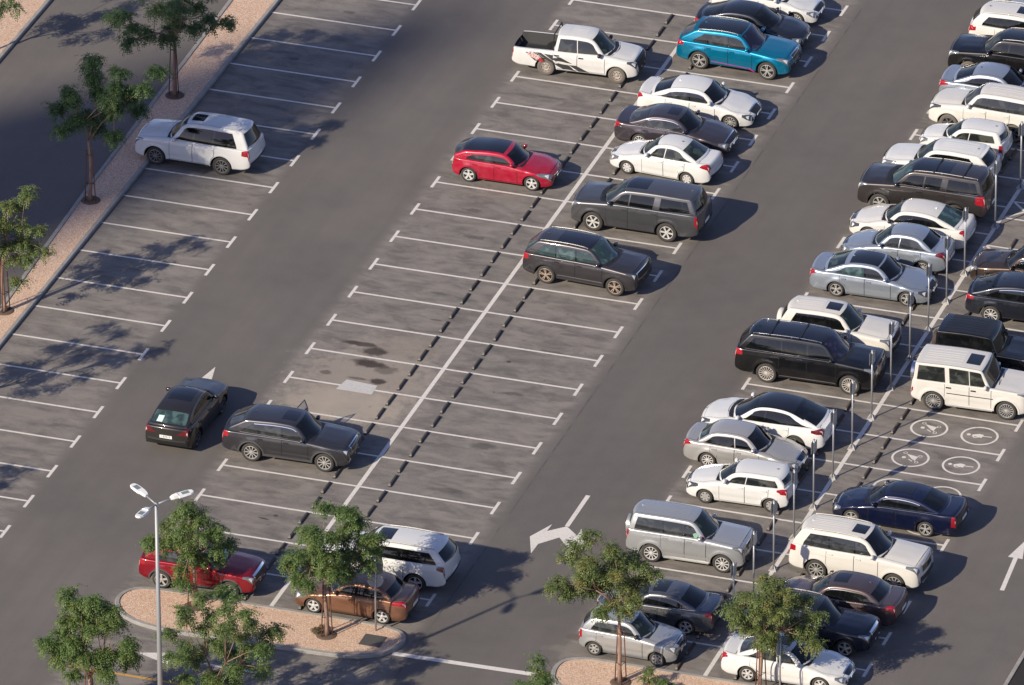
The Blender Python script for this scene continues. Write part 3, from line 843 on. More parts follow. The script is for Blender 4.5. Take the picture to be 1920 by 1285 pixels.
        f = maprange(nt, le.outputs['Value'], 1.15, .55, 0, stg, True)
        base = mixc(nt, f, base, colr)
    # scattered drips, aggregate
    dr = noise(nt, 3.4, 3, .55, pos)
    base = mixc(nt, math_(nt, 'MULTIPLY', maprange(nt, bays, 0, 1, .35, 1), maprange(nt, dr.outputs['Fac'], .68, .73, 0, .6, True)), base, (.05, .046, .044))
    base = mixc(nt, maprange(nt, mid.outputs['Fac'], .3, .75, .0, .32), base, (.15, .138, .13))
    agg = maprange(nt, fine.outputs['Fac'], .3, .72, .78, 1.22)
    hs = mixc(nt, 1.0, base, agg, 'MULTIPLY')
    L_.new(hs, b.inputs['Base Color'])
    b.inputs['Roughness'].default_value = .88
    b.inputs['Specular IOR Level'].default_value = .25
    bump(nt, b, fine.outputs['Fac'], .35, .01)
    return m
ASPH = asphalt_mat()
MATS['asphalt'] = ASPH

def worn_paint(name, col, wear=.5):
    m, nt, b = principled(name)
    geo = nt.nodes.new('ShaderNodeNewGeometry')
    n = noise(nt, 9, 5, .7, geo.outputs['Position']); n2 = noise(nt, .8, 3, .5, geo.outputs['Position'])
    f = maprange(nt, math_(nt, 'ADD', n.outputs['Fac'], math_(nt, 'MULTIPLY', n2.outputs['Fac'], .35)), .62, .90, 0, wear, True)
    nt.links.new(mixc(nt, f, col, tuple(c * .62 for c in col)), b.inputs['Base Color'])
    b.inputs['Roughness'].default_value = .7
    MATS[name] = m
    return m
WHITE_LINE = worn_paint('white_road_paint', (.60, .565, .53), .55)
YELLOW_LINE = worn_paint('yellow_road_paint', (.50, .27, .05))
FADED = worn_paint('faded_patch', (.46, .45, .43))

def gravel_mat():
    m, nt, b = principled('gravel')
    geo = nt.nodes.new('ShaderNodeNewGeometry'); pos = geo.outputs['Position']
    v = nt.nodes.new('ShaderNodeTexVoronoi'); v.inputs['Scale'].default_value = 27; nt.links.new(pos, v.inputs['Vector'])
    v2 = nt.nodes.new('ShaderNodeTexVoronoi'); v2.inputs['Scale'].default_value = 55; nt.links.new(pos, v2.inputs['Vector'])
    sx_ = nt.nodes.new('ShaderNodeSeparateColor'); nt.links.new(v.outputs['Color'], sx_.inputs[0])
    big = noise(nt, .9, 4, .6, pos)
    c = mixc(nt, sx_.outputs[0], (.44, .275, .185), (.60, .43, .315))
    c = mixc(nt, maprange(nt, sx_.outputs[1], .72, .95), c, (.64, .52, .43))
    c = mixc(nt, maprange(nt, sx_.outputs[2], .80, .95, 0, .8), c, (.27, .17, .125))
    c = mixc(nt, maprange(nt, big.outputs['Fac'], .35, .75, 0, .28), c, (.46, .30, .20))
    nt.links.new(c, b.inputs['Base Color']); b.inputs['Roughness'].default_value = .92
    h = math_(nt, 'SUBTRACT', 1.0, v.outputs['Distance'])
    bump(nt, b, math_(nt, 'ADD', h, math_(nt, 'MULTIPLY', v2.outputs['Distance'], -.4)), .5, .02)
    return m
GRAVEL = gravel_mat()

def concrete(name, col):
    m, nt, b = principled(name)
    geo = nt.nodes.new('ShaderNodeNewGeometry')
    n = noise(nt, 2.5, 6, .65, geo.outputs['Position']); f_ = noise(nt, 40, 2, .6, geo.outputs['Position'])
    c = mixc(nt, maprange(nt, n.outputs['Fac'], .35, .7), tuple(k * .72 for k in col), col)
    nt.links.new(c, b.inputs['Base Color']); b.inputs['Roughness'].default_value = .85
    bump(nt, b, f_.outputs['Fac'], .25, .006)
    MATS[name] = m
    return m
KERB = concrete('kerb_concrete', (.30, .285, .27))
SOIL = M('damp_soil', (.10, .066, .048), .95)

g = MB(); g.poly([(-1500, -1500), (1500, -1500), (1500, 1500), (-1500, 1500)], 0.0)
ground = tag(g.build('car_park_surface', ASPH), kind='structure')

Z1, Z2 = .004, .008
def line_mb(mb, x0, y0, x1, y1, w, z=Z1):
    d = np.array([x1 - x0, y1 - y0]); d /= np.linalg.norm(d); n = np.array([-d[1], d[0]]) * w / 2
    a, c = np.array([x0, y0]), np.array([x1, y1])
    mb.poly([a - n, c - n, c + n, a + n], z)
LW = .105
def bay_line(x0, x1, y, t0=False, t1=False):
    """one painted bay line with its cross bars"""
    mb = MB(); line_mb(mb, x0, y, x1, y, LW)
    for t, xx in ((t0, x0), (t1, x1)):
        if t: line_mb(mb, xx, y - .51, xx, y + .51, .125, Z1)
    return mb
def bay(x0, x1, y, t0, t1):
    xa = x0 + (.0625 if t0 else 0); xb = x1 - (.0625 if t1 else 0)
    mb = MB(); line_mb(mb, xa, y, xb, y, LW)
    for t, xx in ((t0, x0), (t1, x1)):
        if t: line_mb(mb, xx, y - .51, xx, y + .51, .125)
    mb.build('bay_line', WHITE_LINE, ground)
for k in range(-1, 23):
    y = -2.5 * k - 2.5
    bay(-16.94, -11.465, y, False, True)
for k in range(-5, 21):
    y = -2.5 * k
    bay(-5.486, -.085, y, True, False)
    bay(.085, 5.486, y, False, True)
for k in range(-4, 21):
    y = -2.5 * k
    bay(11.49, 16.82, y, True, False)
for y in [5, 2.5, 0, -2.5, -5, -7.5, -10, -17.5, -20, -22.5, -25, -27.5, -30, -32.5, -35, -37.5, -40, -42.5, -45, -47.5, -50]:
    bay(16.99, 22.45, y, False, True)
for xs_, y0_, y1_ in ((0, -52.42, 12.5), (16.905, -52.42, 10)):
    mb = MB(); line_mb(mb, xs_, y0_, xs_, y1_, .165); mb.build('centre_line', WHITE_LINE, ground)
# hatched strips beside the wide bays
for (ya, yb) in ((-11.95, -13.42), (-15.93, -17.38)):
    mb = MB(); line_mb(mb, 17.0, ya, 22.4, ya, .10); line_mb(mb, 17.0, yb, 22.4, yb, .10)
    x = 17.05
    while x < 22.0:
        line_mb(mb, x, ya - .06, x + 1.25, yb + .06, .11, Z2 - .001); line_mb(mb, x, yb + .06, x + 1.25, ya - .06, .11, Z2); x += 1.3
    mb.build('hatched_marking', WHITE_LINE, ground)
mb = MB(); line_mb(mb, 5.45, -54.25, 11.4, -54.1, .26); mb.build('stop_line', WHITE_LINE, ground)
mb = MB(); line_mb(mb, -5.6, -58.83, 14.5, -58.95, .13); mb.build('yellow_line', YELLOW_LINE, ground)
# arrows
mb = MB(); mb.poly([(-8.46, -35.1), (-8.68, -36.3), (-8.20, -36.3)], Z1); line_mb(mb, -8.45, -36.3, -8.45, -40.2, .13); mb.build('arrow_marking', WHITE_LINE, ground)
mb = MB(); line_mb(mb, 8.51, -40.46, 8.51, -43.02, .175)
for s_ in (-1, 1):
    X = lambda v: 8.51 + s_ * v
    q = [(X(0), -43.02), (X(.60), -43.60), (X(.58), -43.03), (X(1.08), -44.2), (X(.62), -45.44), (X(.60), -44.66), (X(0), -43.93)]
    mb.poly(q if s_ < 0 else q[::-1], Z1 if s_ < 0 else Z1)
mb.build('turn_arrow_marking', WHITE_LINE, ground)
mb = MB(); mb.poly([(25.22, -38.7), (24.95, -40.1), (25.52, -40.1)], Z1); line_mb(mb, 25.25, -40.1, 25.46, -42.65, .17); mb.build('arrow_marking', WHITE_LINE, ground)
mb = MB(); mb.poly([(-3.5, -57.14), (-2.15, -57.62), (-2.15, -56.70)], Z1); line_mb(mb, -2.15, -57.16, 1.2, -57.16, .16); mb.build('arrow_marking', WHITE_LINE, ground)
# family-bay symbols
def ring(mb, cx_, cy_, r, w, z=Z1, n=36):
    t = np.arange(n) * 2 * math.pi / n
    A = np.c_[cx_ + r * np.cos(t), cy_ + r * np.sin(t), np.full(n, z)]; Bq = np.c_[cx_ + (r - w) * np.cos(t), cy_ + (r - w) * np.sin(t), np.full(n, z)]
    mb.add(np.r_[A, Bq], [[i, (i + 1) % n, n + (i + 1) % n, n + i] for i in range(n)])
def disc(mb, cx_, cy_, r, z=Z1, n=18):
    t = np.arange(n) * 2 * math.pi / n; mb.poly(np.c_[cx_ + r * np.cos(t), cy_ + r * np.sin(t)], z)
def quad2(mb, pts, z=Z1):
    p = np.array(pts); a = 0.5 * np.sum(p[:, 0] * np.roll(p[:, 1], -1) - np.roll(p[:, 0], -1) * p[:, 1])
    mb.poly(p if a > 0 else p[::-1], z)
for cy_ in (-31.28, -33.78, -36.28, -38.78):
    mb = MB(); cx_ = 19.24; ring(mb, cx_, cy_, .735, .085)
    for dx_, dy_ in ((.33, .22), (.31, -.28), (-.29, .33)): ring(mb, cx_ + dx_, cy_ + dy_, .085, .03, Z1, 16)
    disc(mb, cx_ - .25, cy_ - .03, .082)
    quad2(mb, [(cx_ - .22, cy_ + .26), (cx_ + .26, cy_ + .16), (cx_ + .22, cy_ - .16), (cx_ + .10, cy_ - .10)])
    quad2(mb, [(cx_ - .06, cy_ - .14), (cx_ - .02, cy_ - .11), (cx_ + .16, cy_ - .24), (cx_ + .12, cy_ - .28)])
    line_mb(mb, cx_ + .2, cy_ + .12, cx_ + .30, cy_ + .17, .03, Z1 + .001); line_mb(mb, cx_ + .2, cy_ - .15, cx_ + .27, cy_ - .22, .03, Z1 + .001)
    mb.build('pushchair_symbol', WHITE_LINE, ground)
    mb = MB(); cx_ = 21.25; ring(mb, cx_, cy_, .735, .085)
    disc(mb, cx_ - .43, cy_, .082)
    quad2(mb, [(cx_ - .30, cy_ - .06), (cx_ - .28, cy_ + .03), (cx_ - .06, cy_ + .16), (cx_ + .14, cy_ + .13), (cx_ + .11, cy_ - .14), (cx_ - .05, cy_ - .09)])
    line_mb(mb, cx_ - .26, cy_ - .06, cx_ - .17, cy_ - .19, .05, Z1 + .001); line_mb(mb, cx_ - .17, cy_ - .19, cx_ + .0, cy_ - .10, .05, Z1 + .0015)
    line_mb(mb, cx_ + .1, cy_ + .01, cx_ + .48, cy_ + .04, .06, Z1 + .001)
    mb.build('pedestrian_symbol', WHITE_LINE, ground)
mb = MB(); mb.poly([(-3.42, -35.36), (-1.95, -35.38), (-1.98, -34.62), (-3.28, -34.50)], Z2); mb.build('whitewashed_patch', FADED, ground)

# ---------------------------------------------------------- kerbs and gravel beds
def bed(name, outline, kw=.16, h=.13, smooth_n=2, kerbname='kerb'):
    p = np.array(outline, float)
    for _ in range(smooth_n):
        q = []
        for i in range(len(p)):
            a, c = p[i], p[(i + 1) % len(p)]
            if np.linalg.norm(c - a) > 2.5:
                q += [a + (c - a) * .5 / np.linalg.norm(c - a) * .6, c - (c - a) * .5 / np.linalg.norm(c - a) * .6]
            else: q += [a * .75 + c * .25, a * .25 + c * .75]
        p = np.array(q)
    n = len(p)
    e = np.roll(p, -1, 0) - np.roll(p, 1, 0); nn = np.c_[-e[:, 1], e[:, 0]]; nn /= np.linalg.norm(nn, axis=1)[:, None] + 1e-9
    inner = p + nn * kw; ch = p + nn * .025
    V = np.r_[np.c_[p, np.zeros(n)], np.c_[p, np.full(n, h - .02)], np.c_[ch, np.full(n, h)], np.c_[inner, np.full(n, h)], np.c_[inner, np.full(n, h - .06)]]
    F = []
    for r_ in range(4):
        for i in range(n): F.append([r_ * n + i, r_ * n + (i + 1) % n, (r_ + 1) * n + (i + 1) % n, (r_ + 1) * n + i])
    tag(link(kerbname, mesh(kerbname, V, F, KERB, None, False)), kind='structure')
    gb = MB(); gb.poly(inner, h - .035)
    tag(gb.build(name, GRAVEL), kind='structure')
bed('gravel_strip', [(-16.95, -70), (-16.95, 14), (-19.35, 14), (-18.55, -22), (-18.1, -34), (-18.1, -70)], smooth_n=0)
bed('gravel_verge', [(-25.95, -70), (-25.95, 14), (-34, 14), (-34, -70)], smooth_n=0)
bed('gravel_island', [(-4.2, -52.46), (4.5, -52.46), (5.45, -52.75), (5.72, -53.5), (5.35, -54.5), (4.3, -55.1), (3.2, -55.22), (-3.2, -55.42), (-4.7, -55.1), (-5.55, -54.2), (-5.7, -53.3), (-5.25, -52.6)][::-1][::-1][::-1])
bed('gravel_island', [(12.4, -52.42), (21.5, -52.42), (22.4, -52.75), (22.7, -53.5), (22.3, -54.5), (21.3, -55.1), (12.6, -55.2), (11.7, -54.6), (11.42, -53.6), (11.6, -52.8)][::-1])
bed('gravel_verge', [(-8, -61.2), (16, -60.9), (16, -68), (-8, -68)][::-1], smooth_n=1)
bed('planting_bed', [(27.55, -60), (33, -60), (33, -44), (27.55, -44)], smooth_n=0)
SC.objects['planting_bed'].data.materials[0] = M('dark_bed_fill', (.018, .015, .014), .95)  # bed fill recoloured near black
mc = MB(); mc.box((4.5, -53.75, .105), (.82, .82, .03)); mo = mc.build('manhole_cover', M('cast_iron', (.085, .08, .078), .7, .2))
tag(mo, 'square grey manhole cover in the gravel at the rounded end of the island', 'manhole cover')
mc = MB(); mc.box((11.25, -54.15, .07), (.28, .34, .14), taper=.7); mo = mc.build('kerb_marker', M('yellow_marker', (.62, .33, .05), .5))
tag(mo, 'small yellow marker block against the kerb beside the stop line', 'marker block')

# ================================================================ the parked vehicles
PW = paint('paint_white', (.585, .585, .58)); PP = paint('paint_pearl', (.575, .56, .535)); PIV = paint('paint_ivory', (.56, .54, .505), 0, .03)
PWD = paint('paint_white_dusty', (.56, .555, .545), 0, .10)
PS = paint('paint_silver', (.40, .41, .42), .55); PSB = paint('paint_silver_blue', (.33, .37, .43), .6); PSD = paint('paint_silver_dusty', (.40, .39, .38), .45, .05)
PG = paint('paint_gunmetal', (.050, .046, .052), .55); PGB = paint('paint_graphite', (.046, .045, .052), .55); PGY = paint('paint_slate', (.085, .085, .093), .55)
PMAC = paint('paint_brown_grey', (.034, .030, .029), .5); PBK = paint('paint_black', (.004, .004, .005)); PNV = paint('paint_navy', (.005, .008, .032), .3)
PRD = paint('paint_red', (.33, .003, .026), .1); PRM = paint('paint_deep_red', (.20, .003, .012), .3); PBL = paint('paint_teal_blue', (.0, .165, .29), .5)
PBR = paint('paint_copper_brown', (.21, .105, .065), .5); PMR = paint('paint_maroon_grey', (.085, .062, .064), .5); PPL = paint('paint_plum_grey', (.056, .048, .058), .5)
PDB = paint('paint_dark_slate_blue', (.022, .025, .036), .5); PBN = paint('paint_bronze_brown', (.055, .038, .028), .5)
CLAD = M('grey_cladding', (.055, .055, .056), .6)

def front_x(i, z): return i['body'].izf(z, 60)

# left row
c = car('suv', 'suv', 'big pearl white suv with sunroof, parked nose to the gravel strip', 'car', -15.23, -18.65, 178.8, (4.98, 1.98, 1.945, 2.85, .92), PW, sunroof=(.05, -.45, 11.2),
    keep=1, ab=.76, wl=.50, rim='ten', rimcol=M('rim_shade', (.22, .22, .22), .3, .4), zh=1.10, zc=1.24, zb=1.22, zd=1.24, hr=.06, tl=TAIL, tlen=.34, steps=BLACK, kf=.80, B=-.18, Cw=-1.02, pc=.46, fin=True, rails=None, rbt=BLACK, R=.395, wsg=G_GREY)
# centre row, left side
pk = car('suv', 'pickup_truck', 'white double cab pickup truck with black and red side stripes', 'pickup truck', -2.87, -6.10, 3.1, (5.30, 1.815, 1.78, 3.0, .84), PWD, cab_rear=-1.16, bed=(-1.24, -2.90, .62), ab=.95, wl=.50,
    rim='steel', rimcol=RIM_DUSTY, tyre=TYRE_DUSTY, zh=1.02, zc=1.16, zb=1.13, zd=1.10, glass=G_GREY, wsg=G_GREEN, B=-.17, Cw=None, pc=.16, pillar='body', fin=False, mirror=BLACK, handles=BLACK,
    ribs=5,  fx=.245, ws=.78, tlen=.10, hl=LAMP_DARK, tl=TAIL, rt=.405, rb=.395, roof=.03, R=.37, plate_r=False, grille=(.62, BLACK), gz=(.2, .9))
DEC = M('decal_black', (.028, .027, .027), .5); DRED = M('decal_red', (.42, .02, .03), .5); DWH = M('decal_white', (.6, .58, .56), .5)
def decal(i, quads, mat, off=.014, sg=-1):
    mb = MB()
    for q in quads:
        q = np.array(q, float); n = 7
        s_ = np.linspace(0, 1, n)[:, None, None]; t = np.linspace(0, 1, 4)[None, :, None]
        Pq = (q[0] * (1 - s_) + q[1] * s_) * (1 - t) + (q[3] * (1 - s_) + q[2] * s_) * t
        X, Z = Pq[..., 0], Pq[..., 1]; Y = i['Yb'](X, Z) + off
        mb.add(np.stack([X, sg * Y, Z], -1).reshape(-1, 3), [f[::-1] if sg < 0 else f for f in gridquads(n, 4).tolist()])
    return mb.build('side_decal', mat, i['root'], True)
for sg in (-1, 1):
    decal(pk, [[(-2.34, .98), (-2.12, 1.0), (-1.52, .72), (-1.94, .66)], [(-1.93, 1.02), (-1.70, 1.02), (-.55, .42), (-.75, .40)], [(-1.58, 1.0), (-1.0, .97), (-.2, .36), (-.62, .42)],
               [(-1.1, .95), (-.86, .92), (.35, .38), (-.1, .38)], [(-2.05, 1.02), (-1.97, 1.02), (-1.58, .83), (-1.66, .80)]], DEC, .014, sg)
    decal(pk, [[(-2.02, .90), (-1.62, .76), (-1.56, .66), (-1.72, .64)]], DRED, .017, sg)
    cu = bpy.data.curves.new('decal_lettering', 'FONT'); cu.body = 'L200'; cu.size = .24; cu.align_x = 'CENTER'; cu.align_y = 'CENTER'; cu.shear = .3; cu.materials.append(DRED)
    ca_, sa_ = math.cos(R(-24)), math.sin(R(-24)); side_ = 1 if sg < 0 else -1
    def on_side(u, v, sg=sg):
        X = -2.03 + (u * ca_ - v * sa_ if sg < 0 else u * ca_ + v * sa_ * 1) * (1 if sg < 0 else 1); Z = .885 + (u * sa_ + v * ca_ if sg < 0 else u * sa_ - v * ca_ * -1)
        return Vector((X, sg * (float(pk['Yb'](X, Z)) + .024), Z))
    cu2 = cu.copy(); cu2.offset = .022; cu2.materials.clear(); cu2.materials.append(DWH)
    text_mesh('decal_outline', cu2, pk['root'], lambda u, v: on_side(u, v) - Vector((0, sg * .004, 0)))
    text_mesh('decal_lettering', cu, pk['root'], on_side)
hb_ = MB()
for s_ in (-.82, .82): hb_.tube([(-1.21, s_ * .9, 1.08), (-1.21, s_ * .86, 1.5), (-1.21, s_ * .72, 1.74)], .03, 6)
hb_.tube([(-1.21, -.6, 1.76), (-1.21, .6, 1.76)], .03, 6); hb_.build('roll_bar', BLACK, pk['root'])
car('hatch', 'hatchback', 'bright red coupe hatchback with a black glass roof', 'car', -2.91, -16.24, .7, (4.22, 1.79, 1.40, 2.65, .84), PRD, roofpanel=(.06, -1.62, 8.9), rim='five', rimcol=RIM_SILVER,
    ab=.68, wl=.42, zh=.76, zc=.95, zb=.99, zd=1.01, ws=.92, fx=.27, fin=False, tj=(9.6, 8.4, 11.2, 13.0), rt=.12, rb=.02, roof=.10, pc=.52, B=-.24, R=.325, glass=G_GREY, wsg=G_DARK, hl=LAMP, hlen=.62, doors=2, grille=(.5, BLACK), gz=(.1, .5))
mac = car('suv', 'suv', 'dark brown grey suv driving up the lane, rear window and number plate showing', 'car', -7.80, -40.01, 90, (4.68, 1.92, 1.62, 2.807, .92), PMAC, fast=True, rim='double', rimcol=RIM_DARK,
    ab=.74, roofpanel=(.30, -.86, 10.3), zh=.90, zc=1.06, zb=1.06, zd=1.06, clr=.05, ws=.85, rt=.18, rb=.05, roof=.09, tz=.22, tj=(10.2, 9.6, 10.9, 18.4), tl=TAIL_DARK, tlen=.30, kr=.76, tum=.27, R=.365, B=-.24, Cw=None, pc=.3, plate_text='I 83919', fin=False, rear_glass=G_TEAL, wsg=G_DARK)
pp = mac['cab']
V, F = pp.patch(pp.izr(1.33), pp.izr(1.20), 10.6, 12.0, .010, 1, 4, 4); link('window_paper', mesh('window_paper', V, F, M('paper', (.5, .62, .6), .6)), mac['root'])
c9 = car('suv', 'suv', 'dark grey seven seat suv with its far rear door standing open', 'car', -3.09, -40.94, 1.4, (5.075, 1.97, 1.73, 2.93, .95), PGB, sunroof=(.42, -.1, 11.0), rim='ten', rimcol=RIM_GREY,
    zh=.97, zc=1.10, zb=1.09, zd=1.10, ab=.78, ws=.82, rt=.185, rb=.05, roof=.07, R=.395, Cw=-1.16, pc=.48, extra='open_door', chrome=2, clad=CLAD, glass=G_GREY, wsg=G_DARK, lower=CHROME, rcm=1, hl=LAMP_DARK)
# its open door: panel and window, hinged at the pillar
dr_ = empty('open_door', (-.26, .985, 0), R(-8)); dr_.parent = c9['root']; dr_['label'] = 'open rear door swung out'
dm = MB(); dm.box((0, .47, .72), (.07, .94, .66)); dm.box((0, .47, 1.07), (.05, .94, .05))
dm.tube([(0, .04, 1.08), (0, .12, 1.50), (0, .70, 1.53), (0, .92, 1.12)], .022, 6); dm.build('door', PGB, dr_)
gm_, gnt, gb_ = principled('glass_seethrough'); gb_.inputs['Base Color'].default_value = (.35, .45, .55, 1); gb_.inputs['Alpha'].default_value = .45; gb_.inputs['Roughness'].default_value = .05
dg_ = MB(); dg_.add([(.0, .05, 1.10), (.0, .90, 1.10), (.0, .69, 1.51), (.0, .13, 1.49)], [[0, 1, 2, 3]]); dg_.build('door_window', gm_, dr_)
car('suv', 'suv', 'deep red compact suv with a teal sunshade, beside the rounded end of the island', 'car', -3.01, -51.41, .9, (4.55, 1.84, 1.675, 2.70, .93), PRM, rim='five', rimcol=RIM_GREY, clad=CLAD,
    zh=.95, zc=1.08, zb=1.07, zd=1.08, ab=.72, ws=.82, rt=.17, rb=.05, R=.365, Cw=None, pc=.42, wsg=SHADE, glass=G_GREY, roof=.05, grille=(.55, BLACK), lower=None, grille_bar=CHROME)
# centre row, right side
car('sedan', 'sedan', 'white saloon cut by the top edge of the picture', 'car', 2.69, 1.3, 0, (4.56, 1.78, 1.445, 2.70, .86), PW, rim='ten', grille=(.5, BLACK))
car('sedan', 'sedan', 'dark violet grey electric saloon with black glass roof behind the teal blue suv', 'car', 2.78, -1.2, 0, (4.70, 1.85, 1.445, 2.875, .84), PDB, roofpanel=(.75, -1.65, 8.9), fast_roof=1, fast=True, spoiler=False, zh=.70, ab=.86, wl=.70, zc=.93, zb=.97, zd=1.03, ws=1.0, fx=.25, rt=.26, rb=.075,
    rim='multi', rimcol=RIM_DARK, grille=(.02, BLACK), fin=False, plate_f=True)
x5 = car('suv', 'suv', 'metallic teal blue sports suv with a panoramic roof', 'car', 2.95, -3.64, -1.8, (4.88, 1.985, 1.72, 2.93, .92), PBL, roofpanel=(.32, -1.72, 9.9), rails=RIM_GREY, rim='double', rimcol=RIM_GREY, zh=.97, zc=1.10, zb=1.10, zd=1.12,
    R=.40, Cw=-1.12, ab=.77, pc=.52, rt=.165, rb=.04, roof=.07, spoiler=True, glass=G_GREY, wsg=G_VIOLET, grille=(.36, GLOSS), hl=LAMP, hlen=.52, tlen=.34, tj=(9.6, 8.6, 11.2, 15.4), finmat=PBL)
decal(x5, [[(-.92, .50), (.62, .43), (.62, .40), (-.92, .47)], [(.60, .45), (.74, .43), (.98, .29), (.86, .29)]], M('decal_magenta', (.36, .02, .22), .4), .016)
car('sedan', 'sedan', 'white executive saloon with black grille, between the teal suv and the plum grey saloon', 'car', 2.86, -8.5, 0, (4.92, 1.87, 1.455, 2.91, .90), PW, rim='ten', rimcol=RIM_GREY, glass=G_GREY, wsg=G_DARK, rear_glass=G_DARK, grille=(.42, BLACK), gz=(.15, .9), chrome=2, hl=LAMP_DARK)
car('sedan', 'sedan', 'plum grey saloon with a sunroof behind the small white saloon', 'car', 2.74, -11.25, 0, (4.86, 1.85, 1.465, 2.775, .96), PPL, rim='ten', chrome=2, sunroof=(.42, -.0, 11.2), glass=G_GREY, wsg=G_DARK, grille=(.6, BLACK), lower=CHROME)
car('sedan', 'sedan', 'small white saloon with plastic wheel covers, nose to the centre line', 'car', 2.95, -13.78, 174.9, (4.45, 1.695, 1.515, 2.60, .87), PW, rim='hub', rimcol=RIM_SILVER, glass=G_CLEAR, wsg=G_GREEN, rear_glass=G_GREEN, pillar='body', R=.30, fx=.245, hlen=.5, tlen=.42, finmat=BLACK)
yk = car('suv', 'suv', 'long slate grey suv with a light pillar behind its rear doors', 'car', 3.38, -18.65, 179.8, (5.33, 2.06, 1.93, 3.07, .95), PGY, roofpanel=(.62, -.55, 10.6), rim='six', rimcol=RIM_SILVER, zh=1.15, zc=1.26, zb=1.24, zd=1.25, ab=1.01, wl=.62, kf=.84, R=.42, B=.08, Cw=-1.06, cg=.14, pillar='body', pc=.24, clad=None,
    rt=.065, tlen=.16, tj=(6.8, 6.0, 11.6, 13.0), grille=(.6, BLACK), gz=(.25, .8), visor=False, chrome=1, boxy=False, ws=.78, glass=G_DARK, wsg=G_GREEN)
gc = car('suv', 'suv', 'dark grey suv with bronze wheels and teal windows alone below the slate grey suv', 'car', 3.0, -23.66, -3.5, (4.82, 1.94, 1.76, 2.915, .89), PG, rim='double', rimcol=M('rim_bronze', (.40, .31, .25), .35, .35), roofpanel=(.40, -1.15, 9.6), rails=RIM_GREY, zh=1.03, zc=1.14, zb=1.12, zd=1.14, ab=.93, wl=.52, kf=.80, rt=.12,
    R=.39, Cw=-1.05, pc=.42, clad=PG, glass=G_TEAL, wsg=G_TEAL, grille=(.55, BLACK), gz=(.45, .85), sill=(.50, .535, CHROME), B=-.20, hl=LAMP_DARK)
car('suv', 'suv', 'white seven seat suv with twin sunroofs under the island tree', 'car', 3.23, -48.68, 180, (5.17, 1.99, 1.79, 3.02, .97), PW, sunroof=(.62, .05, 10.6), rails=RIM_GREY, rim='five', rimcol=RIM_SILVER, zh=1.03, zc=1.16, zb=1.14, zd=1.12, R=.385, Cw=-.95, pc=.34, rt=.09, rb=.01, tj=(10.0, 8.6, 11.8, 14.8), tl=TAIL_DARK, tlen=.34, rbt=PNV)
tv = SC.objects[-1]
car('sedan', 'sedan', 'copper brown saloon parked against the gravel island kerb', 'car', 3.02, -51.47, 179.8, (4.53, 1.775, 1.445, 2.70, .87), PBR, rim='five', rimcol=RIM_SILVER, tlen=.62, tj=(10.4, 9.6, 11.6, 15.2), hlen=.6, zc=.97, zd=1.04, rt=.20, chrome=0, R=.315)
# right row, left side
car('sedan', 'sedan', 'silver saloon cut off at the top right corner', 'car', 14.3, 4.15, 180, (4.7, 1.82, 1.46, 2.75, .9), PS, rim='ten')
car('suv', 'suv', 'white crossover with roof rails above the black suv at the right edge', 'car', 13.75, 1.5, 0, (4.75, 1.89, 1.69, 2.78, .95), PP, rails=PP, rim='ten', zh=.96, zc=1.10, zb=1.09, zd=1.08, ws=.82, fast=False, rt=.11, rb=.035, pc=.42, Cw=None, sunroof=(.45, -.1, 11.2), R=.375, tlen=.36, roof=.05, finmat=BLACK)
car('suv', 'suv', 'black suv with a flat bonnet, second row from the top at the right edge', 'car', 13.55, -1.05, 180, (4.95, 1.90, 1.86, 2.80, .92), PBK, rails=RIM_GREY, rim='six', rimcol=RIM_GREY, tyre=TYRE_DUSTY, zh=1.09, zc=1.22, zb=1.19, zd=1.2, kf=.80, R=.39, clad=None, wsg=G_CLEAR, hl=LAMP, hlen=.5)
car('sedan', 'sedan', 'silver blue saloon between the black suv and the big white suv', 'car', 14.05, -3.6, 0, (4.86, 1.83, 1.47, 2.775, 1.0), PSB, rim='five', chrome=2, zd=1.03, tlen=.45, glass=G_DARK, finmat=BLACK)
car('suv', 'suv', 'big white suv with dusty front wheel and dark rear glass, fifth row from the top', 'car', 14.15, -6.0, 177.5, (4.80, 1.855, 1.835, 2.745, .92), PIV, rim='six', rimcol=RIM_DARK, tyre=TYRE_DUSTY, zh=1.04, zc=1.18, zb=1.16, zd=1.2, R=.39, rails=None, clad=None, chrome=0, hl=LAMP_DARK, hlen=.6, pc=.10, ribs=4, glass=G_GREY)
car('hatch', 'hatchback', 'tiny white hatchback with green tinted windows', 'car', 14.03, -8.6, 180, (3.60, 1.60, 1.485, 2.385, .65), PW, rim='hub', glass=G_CLEAR, wsg=G_GREEN, rear_glass=G_GREEN, pillar='body', zh=.86, zc=1.02, zb=1.05, zd=1.05, tlen=.20, tj=(7.4, 6.8, 11.6, 13.4), R=.275, rt=.09, finmat=BLACK)
car('suv', 'suv', 'white crossover with grooved roof, behind the long brown grey suv', 'car', 13.64, -11.05, 180, (4.62, 1.84, 1.66, 2.70, .92), PW, ribs=5, rails=None, rim='ten', zh=.93, zc=1.08, zb=1.07, zd=1.06, ws=.85, rt=.12, rb=.035, roof=.06, pc=.5, Cw=None, R=.36, glass=G_DARK, wsg=G_GREEN, hlen=.7, finmat=BLACK, spoiler=True)
